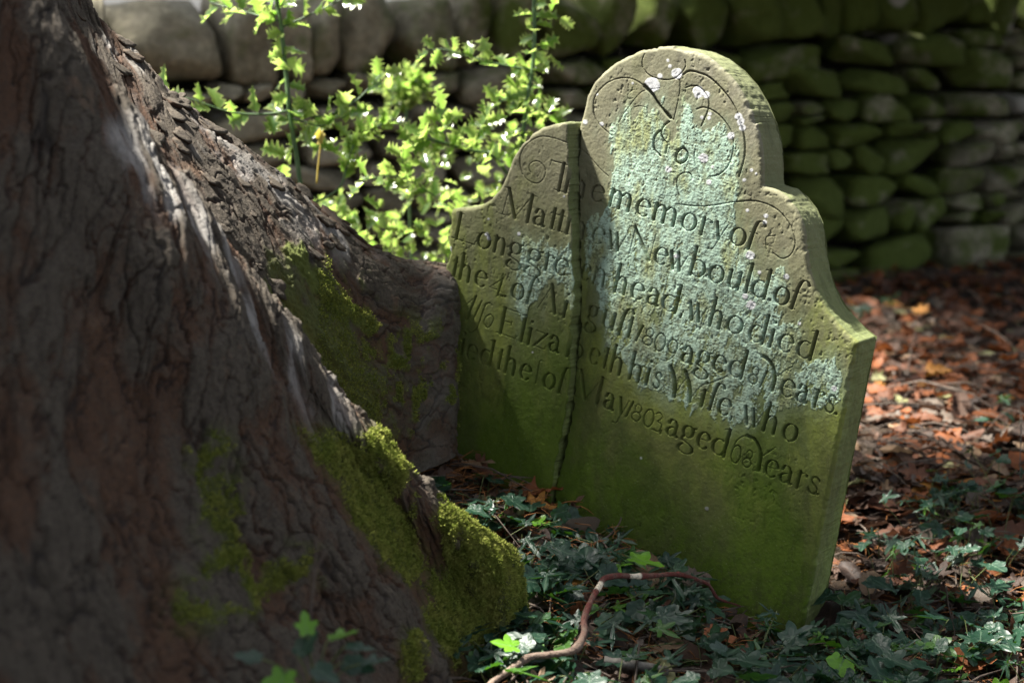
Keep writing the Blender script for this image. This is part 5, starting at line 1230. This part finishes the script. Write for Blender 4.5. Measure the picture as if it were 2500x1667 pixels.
for _ in range(60):
    x, y = ri.uniform(-.05, 1.2), ri.uniform(2.1, 3.3); a = ri.uniform(0, 6.3); pts = []
    for k in range(14):
        pts.append((x, y)); a += ri.normal(0, .35); x += .035 * math.cos(a); y += .035 * math.sin(a)
    pts = np.array(pts)
    if solid_at(pts[:, 0], pts[:, 1]).any() or (np.abs(pts[:, 0]) > .36 * pts[:, 1]).any(): continue
    V, fs = tube(np.column_stack([pts, ground_z(pts[:, 0], pts[:, 1]) + .014 + .012 * np.sin(np.arange(14) * 1.1 + a)]), ri.uniform(.0012, .0022), 5); mbx.add(V, fs)
iv = tag(obj('ivy_ground_cover', ml, MAT_IVY), 'carpet of small ivy leaves spreading over the litter', 'ivy', None, 'stuff'); obj('stems', ms, MAT_IVYSTEM, iv); obj('trailing_stems', mbx.mesh('trailing_stems'), MAT_TWIG, iv)
# ------------------------------------------------------------ the red stick and other single pieces
def stick_mat():
    m = NT('red_bark_stick'); P = m.pos(); pe = m.attr('peel'); n = m.noise(50, 5, .7, P); n2 = m.noise(250, 3, .6, P)
    c = m.mix(m.ramp(n, [(.46, 0), (.66, 1)]), (.105, .026, .020), (.120, .075, .058)); c = m.mix(m.attr('grey'), c, m.mix(n2, (.10, .075, .055), (.20, .165, .13))); c = m.mix(pe, c, (.62, .55, .43))
    return m.done(m.bsdf(m.mix(m.ramp(n2, [(.35, .6), (.5, 0)]), c, (.03, .02, .016)), .8, m.bump(n2, .7, .003), .25))
def lay(pts, h): return np.array([on_ground(x, y, hh) for (x, y), hh in zip(np.array(pts, float).reshape(-1, 2), np.broadcast_to(h, (len(pts) // 2,)))])
sp_ = [1190,1680, 1208,1660, 1245,1635, 1292,1604, 1344,1597, 1402,1585, 1426,1546, 1426,1511, 1442,1468, 1463,1431, 1475,1412, 1508,1405, 1547,1406, 1590,1405, 1648,1401, 1683,1408, 1725,1424, 1739,1440, 1755,1461, 1808,1479]
pth = catmull(lay(sp_, [.05,.05,.055,.06,.065,.07,.075,.08,.085,.09,.095,.095,.095,.095,.095,.09,.08,.07,.055,.04]), 220)
kx, ky, kz = proj(pth); tt = np.linspace(0, 1, 220); rad = np.interp(tt, [0, .3, .6, .85, 1], [.0052, .0049, .0042, .0031, .0014]) * (1 + .16 * fbm(tt * 34, tt * 0, o=3, s=9)) + .0016 * np.exp(-((tt - .74) / .006) ** 2) + .0014 * np.exp(-((tt - .12) / .008) ** 2) + .0016 * np.exp(-((kx - 1412) / 12) ** 2 - ((ky - 1585) / 14) ** 2) + .0022 * np.exp(-((kx - 1566) / 8) ** 2 - ((ky - 1405) / 9) ** 2)
V, fs = tube(pth, rad, 14); V = V + .0005 * fbm(V[:, 0] * 300, V[:, 1] * 300, V[:, 2] * 300, o=2, s=12)[:, None]
peel = np.repeat((((kx > 1534) & (kx < 1560) & (ky < 1420)) | ((ky > 1424) & (ky < 1443) & (kx < 1475) & (kx > 1440))).astype(float), 14); grey = np.repeat(np.clip(sstep(.40, .2, tt), 0, 1) * .8, 14)
o = obj('stick', mesh_np('stick', local(V, pth[110]), fs, dict(peel=peel, grey=grey)), stick_mat()); o.location = pth[110]; tag(o, 'bent red barked stick with two peeled white bands lying over the ivy', 'stick')
lg = catmull(lay([1474,1612, 1520,1620, 1575,1628, 1628,1638], .03), 60); V, fs = tube(lg, .0072 * (1 + .08 * fbm(np.linspace(0, 5, 60), np.zeros(60), o=2, s=4)), 16); V = V + .0012 * fbm(V[:, 0] * 140, V[:, 1] * 140, V[:, 2] * 140, o=3, s=14)[:, None]
o = obj('dead_stick', mesh_np('dead_stick', local(V, lg[0]), fs), plain_mat('grey_dead_wood', (.045, .040, .034), (.20, .185, .16), 90, .9)); o.location = lg[0]; tag(o, 'short grey dead stick lying in the ivy at the bottom of the picture', 'stick')
tw = catmull(lay([1258,1180, 1300,1340, 1340,1375, 1400,1395], [.03, .03, .03, .02]), 40)
for pts, h, r0, lab, mat in (([1226,1281, 1250,1302, 1272,1325], .03, .0045, 'short dark twig sloping between two ivy leaves near the mossy root', MAT_TWIG), ([1290,1330, 1300,1352, 1345,1372, 1400,1392], .02, .0028, 'thin reddish twig running from the root toward the red stick', MAT_TWIG), ([1395,1365, 1440,1330, 1480,1312, 1510,1280, 1520,1250], [.02, .03, .04, .05, .06], .0022, 'thin dark twig rising against the foot of the headstone', MAT_TWIG),
                             ([1490,1672, 1500,1655, 1506,1640], .03, .0045, 'pale splinter of wood beside the grey dead stick', MAT_TWIG), ([2185,1322, 2250,1300, 2330,1262, 2400,1240], .05, .0016, 'long thin bare twig crossing the ivy to the right', MAT_TWIG), ([2310,1430, 2316,1480, 2330,1540, 2325,1580], [.12, .08, .04, .02], .0014, 'thin upright red stem in the litter', MAT_TWIG), ([2030,1545, 2060,1570, 2080,1620], [.05, .03, .02], .0013, 'pale thin stalk by the lower corner of the headstone', MAT_TWIG)):
    q = catmull(lay(pts, h), 30); V, fs = tube(q, np.linspace(r0, r0 * .6, 30), 7); o = obj('twig', mesh_np('twig', local(V, q[0]), fs), mat); o.location = q[0]; tag(o, lab, 'twig')
def pebble(px, py, sx, sy, sz, seed, mat, lab, h=0):
    V, fs = stone_mesh(sx, sy, sz, seed, 20, .75); p = on_ground(px, py, h + sz * .2); o = obj('stone', mesh_np('stone', V, fs), mat); o.location = p; o.rotation_euler = (0, 0, seed); tag(o, lab, 'stone')
MAT_PEB = plain_mat('grey_pebble', (.09, .085, .08), (.18, .165, .15), 40, .9)
pebble(1562, 1662, .050, .034, .022, 31, plain_mat('brown_pebble', (.12, .085, .065), (.20, .15, .12), 40, .85), 'rounded brown stone at the bottom edge below the grey dead stick')
pebble(2446, 1440, .055, .045, .03, 37, MAT_PEB, 'grey pebble half sunk in soil beside the golden leaf'); pebble(2213, 1640, .05, .035, .035, 38, plain_mat('pale_pebble', (.22, .19, .15), (.36, .31, .25), 40, .85), 'pale stone at the bottom edge right of the headstone')
pebble(1085, 1216, .022, .010, .006, 41, plain_mat('white_chip', (.45, .44, .42), (.60, .59, .57), 60, .7), 'tiny white chip on the needles beside the near root', .012)
# foreground ivy, out of focus at the foot of the near root
def leaf_list(spec, Zs):
    P_ = at(np.array([s[0] for s in spec]), np.array([s[1] for s in spec]), np.array(Zs)); return P_
sp = [(697,1630,.052,.99,-100),(640,1608,.036,.3,170),(752,1552,.034,.985,100),(800,1560,.040,.985,20),(842,1576,.040,.2,-10),(835,1615,.045,.3,-20),(880,1618,.038,.25,10),(765,1625,.040,.3,-40),(725,1600,.040,.2,60)]
P_ = leaf_list(sp, [1.74, 1.72, 1.76, 1.77, 1.76, 1.78, 1.78, 1.73, 1.75]); base = on_ground(770, 1790, 0); base = at(770, 1760, 1.77)
e = empty('ivy_sprig', 'out of focus ivy sprig with one bright green leaf before the near tree root', 'ivy', tuple(base)); mb = MB()
hd = np.radians([s[4] for s in sp]); D = unit(np.stack([np.cos(hd), np.sin(hd) * .5, np.sin(hd) * .6], -1)); U_ = unit(np.array([[0, -.9, .5], [0, -.3, 1], [0, -.1, 1], [.1, .1, 1], [0, 0, 1], [.1, -.5, .8], [0, 0, 1], [0, -.5, .9], [0, -.3, 1]], float)); S = np.array([s[2] for s in sp])
for p in P_: V, fs = tube(catmull(np.array([base, (base + p) / 2 + [0, 0, .02], p]), 10), .0011, 5); mb.add(V, fs)
obj('stem', mb.mesh('stem', base), MAT_IVYSTEM, e); obj('leaves', leaves_mesh('leaves', P_ - D * S[:, None] * .1, D, U_, S, ri, base, IVY[:1] + IVY[2:3], 'vein', np.array([s[3] for s in sp])), MAT_IVY, e)
q = catmull(at(np.array([771., 768, 760, 752]), np.array([1310., 1400, 1470, 1570]), np.array([1.80, 1.80, 1.80, 1.80])), 24); V, fs = tube(q, np.linspace(.0016, .0026, 24), 7); mb = MB(); mb.add(V, fs)
V, fs = tube(catmull(at(np.array([766., 785, 797]), np.array([1395., 1365, 1340]), np.full(3, 1.8)), 12), .0018, 6); mb.add(V, fs); o = obj('dry_stem', mb.mesh('dry_stem', q[-1]), MAT_TWIG); o.location = q[-1]; tag(o, 'forked dry brown stem in front of the near tree root', 'plant stem')
# ================================================================== TREES BEYOND THE FRAME (added out of view to block sun and sky light)
MAT_YEW = None
def shade_tree(name, label, base, trunk_h, trunk_r, center, radii, n, leaf, seed, col):
    r = np.random.default_rng(seed); e = empty(name, label, 'tree', base)
    q = np.array([[base[0], base[1], base[2] - .1], [base[0] + .05, base[1], base[2] + trunk_h * .5], list(center[-1][0])]); V, fs = tube(catmull(q, 14), np.linspace(trunk_r, trunk_r * .35, 14), 12); obj('trunk', mesh_np('trunk', local(V, base), fs), MAT_TWIG, e)
    P_ = []
    for c_0, rad_, n_ in center:
        nc = n_ // 40; cc = unit(r.normal(0, 1, (nc, 3))) * (r.uniform(.1, 1, nc) ** .5)[:, None] * np.array(rad_) + np.array(c_0)
        P_.append(np.repeat(cc, 40, 0) + r.normal(0, .15, (nc * 40, 3)))
    P_ = np.concatenate(P_); m_ = len(P_); d = unit(r.normal(0, 1, (m_, 3))); s_ = unit(np.cross(d, r.normal(0, 1, (m_, 3)))); L = r.uniform(*leaf, m_)[:, None]
    V = np.stack([P_ - d * L, P_ + s_ * L * .5, P_ + d * L, P_ - s_ * L * .5], 1).reshape(-1, 3); f = np.arange(m_ * 4).reshape(-1, 4)
    obj('crown_blocker', mesh_np('crown_blocker', local(V, base), f, smooth=False), plain_mat(name + '_foliage', col, tuple(c * 1.6 for c in col), 8, .7), e)
yew_lay = [((.80, 4.85, 2.2), (1.0, 1.9, .38), 3600), ((1.6, 4.6, 2.5), (.9, 1.6, .5), 5000), ((.20, 3.30, 1.7), (.34, .12, .10), 420), ((2.9, 6.3, 1.9), (1.0, .9, .6), 5000), ((2.35, 6.15, 1.7), (.75, .7, .3), 3500), ((1.3, 6.2, 1.95), (1.1, .5, .35), 4000), ((2.4, 5.0, 3.0), (1.4, 1.6, .8), 7000)]  # boughs set in the sun's path to shade right ground and wall
shade_tree('yew_blocker', 'unseen dark yew added beyond the right end of the wall to shade wall and ground', (4.2, 5.4, -.1), 2, .25, yew_lay, None, 0, (.05, .10), 5, (.014, .030, .010))
shade_tree('ash_blocker', 'unseen young ash added behind the left end of the wall to shade the coping', (-2.6, 6.6, -.1), 2, .10, [((-1.5, 5.85, 2.8), (1.1, .5, .5), 5000)], None, 0, (.04, .08), 6, (.020, .045, .010))  # added foliage that keeps direct sun off the left coping
# unseen leaf clusters added above the old tree to block sun and sky
rc_ = np.random.default_rng(8); CLU = [((-1.505 + .857 * q, 3.13 - .515 * q, 3.2), .11, 150) for q in (-.30, -.15, 0, .15, .30, .45)] + [((-1.48, 2.84, 3.2), .13, 160), ((-1.36, 2.62, 3.2), .17, 260), ((-1.20, 2.68, 3.2), .18, 280), ((-1.04, 2.56, 3.2), .18, 260)]
for _ in range(90): CLU.append(((rc_.uniform(-3.2, 1.2), rc_.uniform(-1.8, 1.75), rc_.uniform(3.6, 5.6)), rc_.uniform(.2, .42), 130))
for _ in range(46): CLU.append(((rc_.uniform(-2.6, -.35), rc_.uniform(-.3, 1.55), rc_.uniform(1.75, 2.7)), rc_.uniform(.2, .36), 120))
P_ = np.concatenate([np.array(c) + rc_.normal(0, 1, (n, 3)) * np.array([s_, s_ * .7, s_ * .6]) * .6 for c, s_, n in CLU]); m_ = len(P_)
d = unit(rc_.normal(0, 1, (m_, 3))); s_ = unit(np.cross(d, rc_.normal(0, 1, (m_, 3)))); L = rc_.uniform(.035, .075, m_)[:, None]
V = np.stack([P_ - d * L, P_ + s_ * L * .6, P_ + d * L, P_ - s_ * L * .6], 1).reshape(-1, 3)
obj('crown_blocker', mesh_np('crown_blocker', local(V, tloc), np.arange(m_ * 4).reshape(-1, 4), smooth=False), plain_mat('tree_foliage', (.025, .050, .012), (.05, .09, .02), 8, .7), tree)
# ================================================================== camera, light, render settings
cam = bpy.data.cameras.new('camera'); co = bpy.data.objects.new('camera', cam); COL.objects.link(co)
cam.sensor_width = 36; cam.lens = F / 2500 * 36; cam.clip_start = .05; cam.clip_end = 300
co.location = CAM; co.rotation_euler = (math.pi / 2 - PITCH, 0, 0)
cam.dof.use_dof = True; cam.dof.focus_distance = 2.58; cam.dof.aperture_fstop = 3.2
scn.camera = co
SUN_AZ, SUN_EL = math.radians(-77), math.radians(62)      # azimuth from +Y (towards the wall), negative = left
sd = np.array([math.sin(SUN_AZ) * math.cos(SUN_EL), math.cos(SUN_AZ) * math.cos(SUN_EL), math.sin(SUN_EL)])
sun = bpy.data.lights.new('sun', 'SUN'); sun.energy = 5.0; sun.angle = math.radians(3.5); sun.color = (1, .95, .86)
so = bpy.data.objects.new('sun', sun); COL.objects.link(so)
so.rotation_euler = Vector(sd).to_track_quat('Z', 'Y').to_euler(); so.location = sd * 20
w = bpy.data.worlds.new('World'); scn.world = w; w.use_nodes = True
nt = w.node_tree; nt.nodes.clear()
bg = nt.nodes.new('ShaderNodeBackground'); wo = nt.nodes.new('ShaderNodeOutputWorld'); sky = nt.nodes.new('ShaderNodeTexSky')
sky.sky_type = 'NISHITA'; sky.sun_disc = False; sky.sun_elevation = SUN_EL; sky.sun_rotation = SUN_AZ
sky.air_density = .8; sky.dust_density = 2.5; sky.ozone_density = .3
hs = nt.nodes.new('ShaderNodeHueSaturation'); hs.inputs['Saturation'].default_value = .38; nt.links.new(sky.outputs[0], hs.inputs['Color']); nt.links.new(hs.outputs[0], bg.inputs[0]); bg.inputs[1].default_value = .055; nt.links.new(bg.outputs[0], wo.inputs[0])
scn.view_settings.view_transform = 'Standard'; scn.view_settings.look = 'None'; scn.view_settings.exposure = 2.5; scn.view_settings.gamma = 1
scn.cycles.max_bounces = 8; scn.cycles.diffuse_bounces = 4; scn.cycles.transparent_max_bounces = 8
scn.cycles.use_denoising = True; scn.cycles.caustics_reflective = False; scn.cycles.caustics_refractive = False
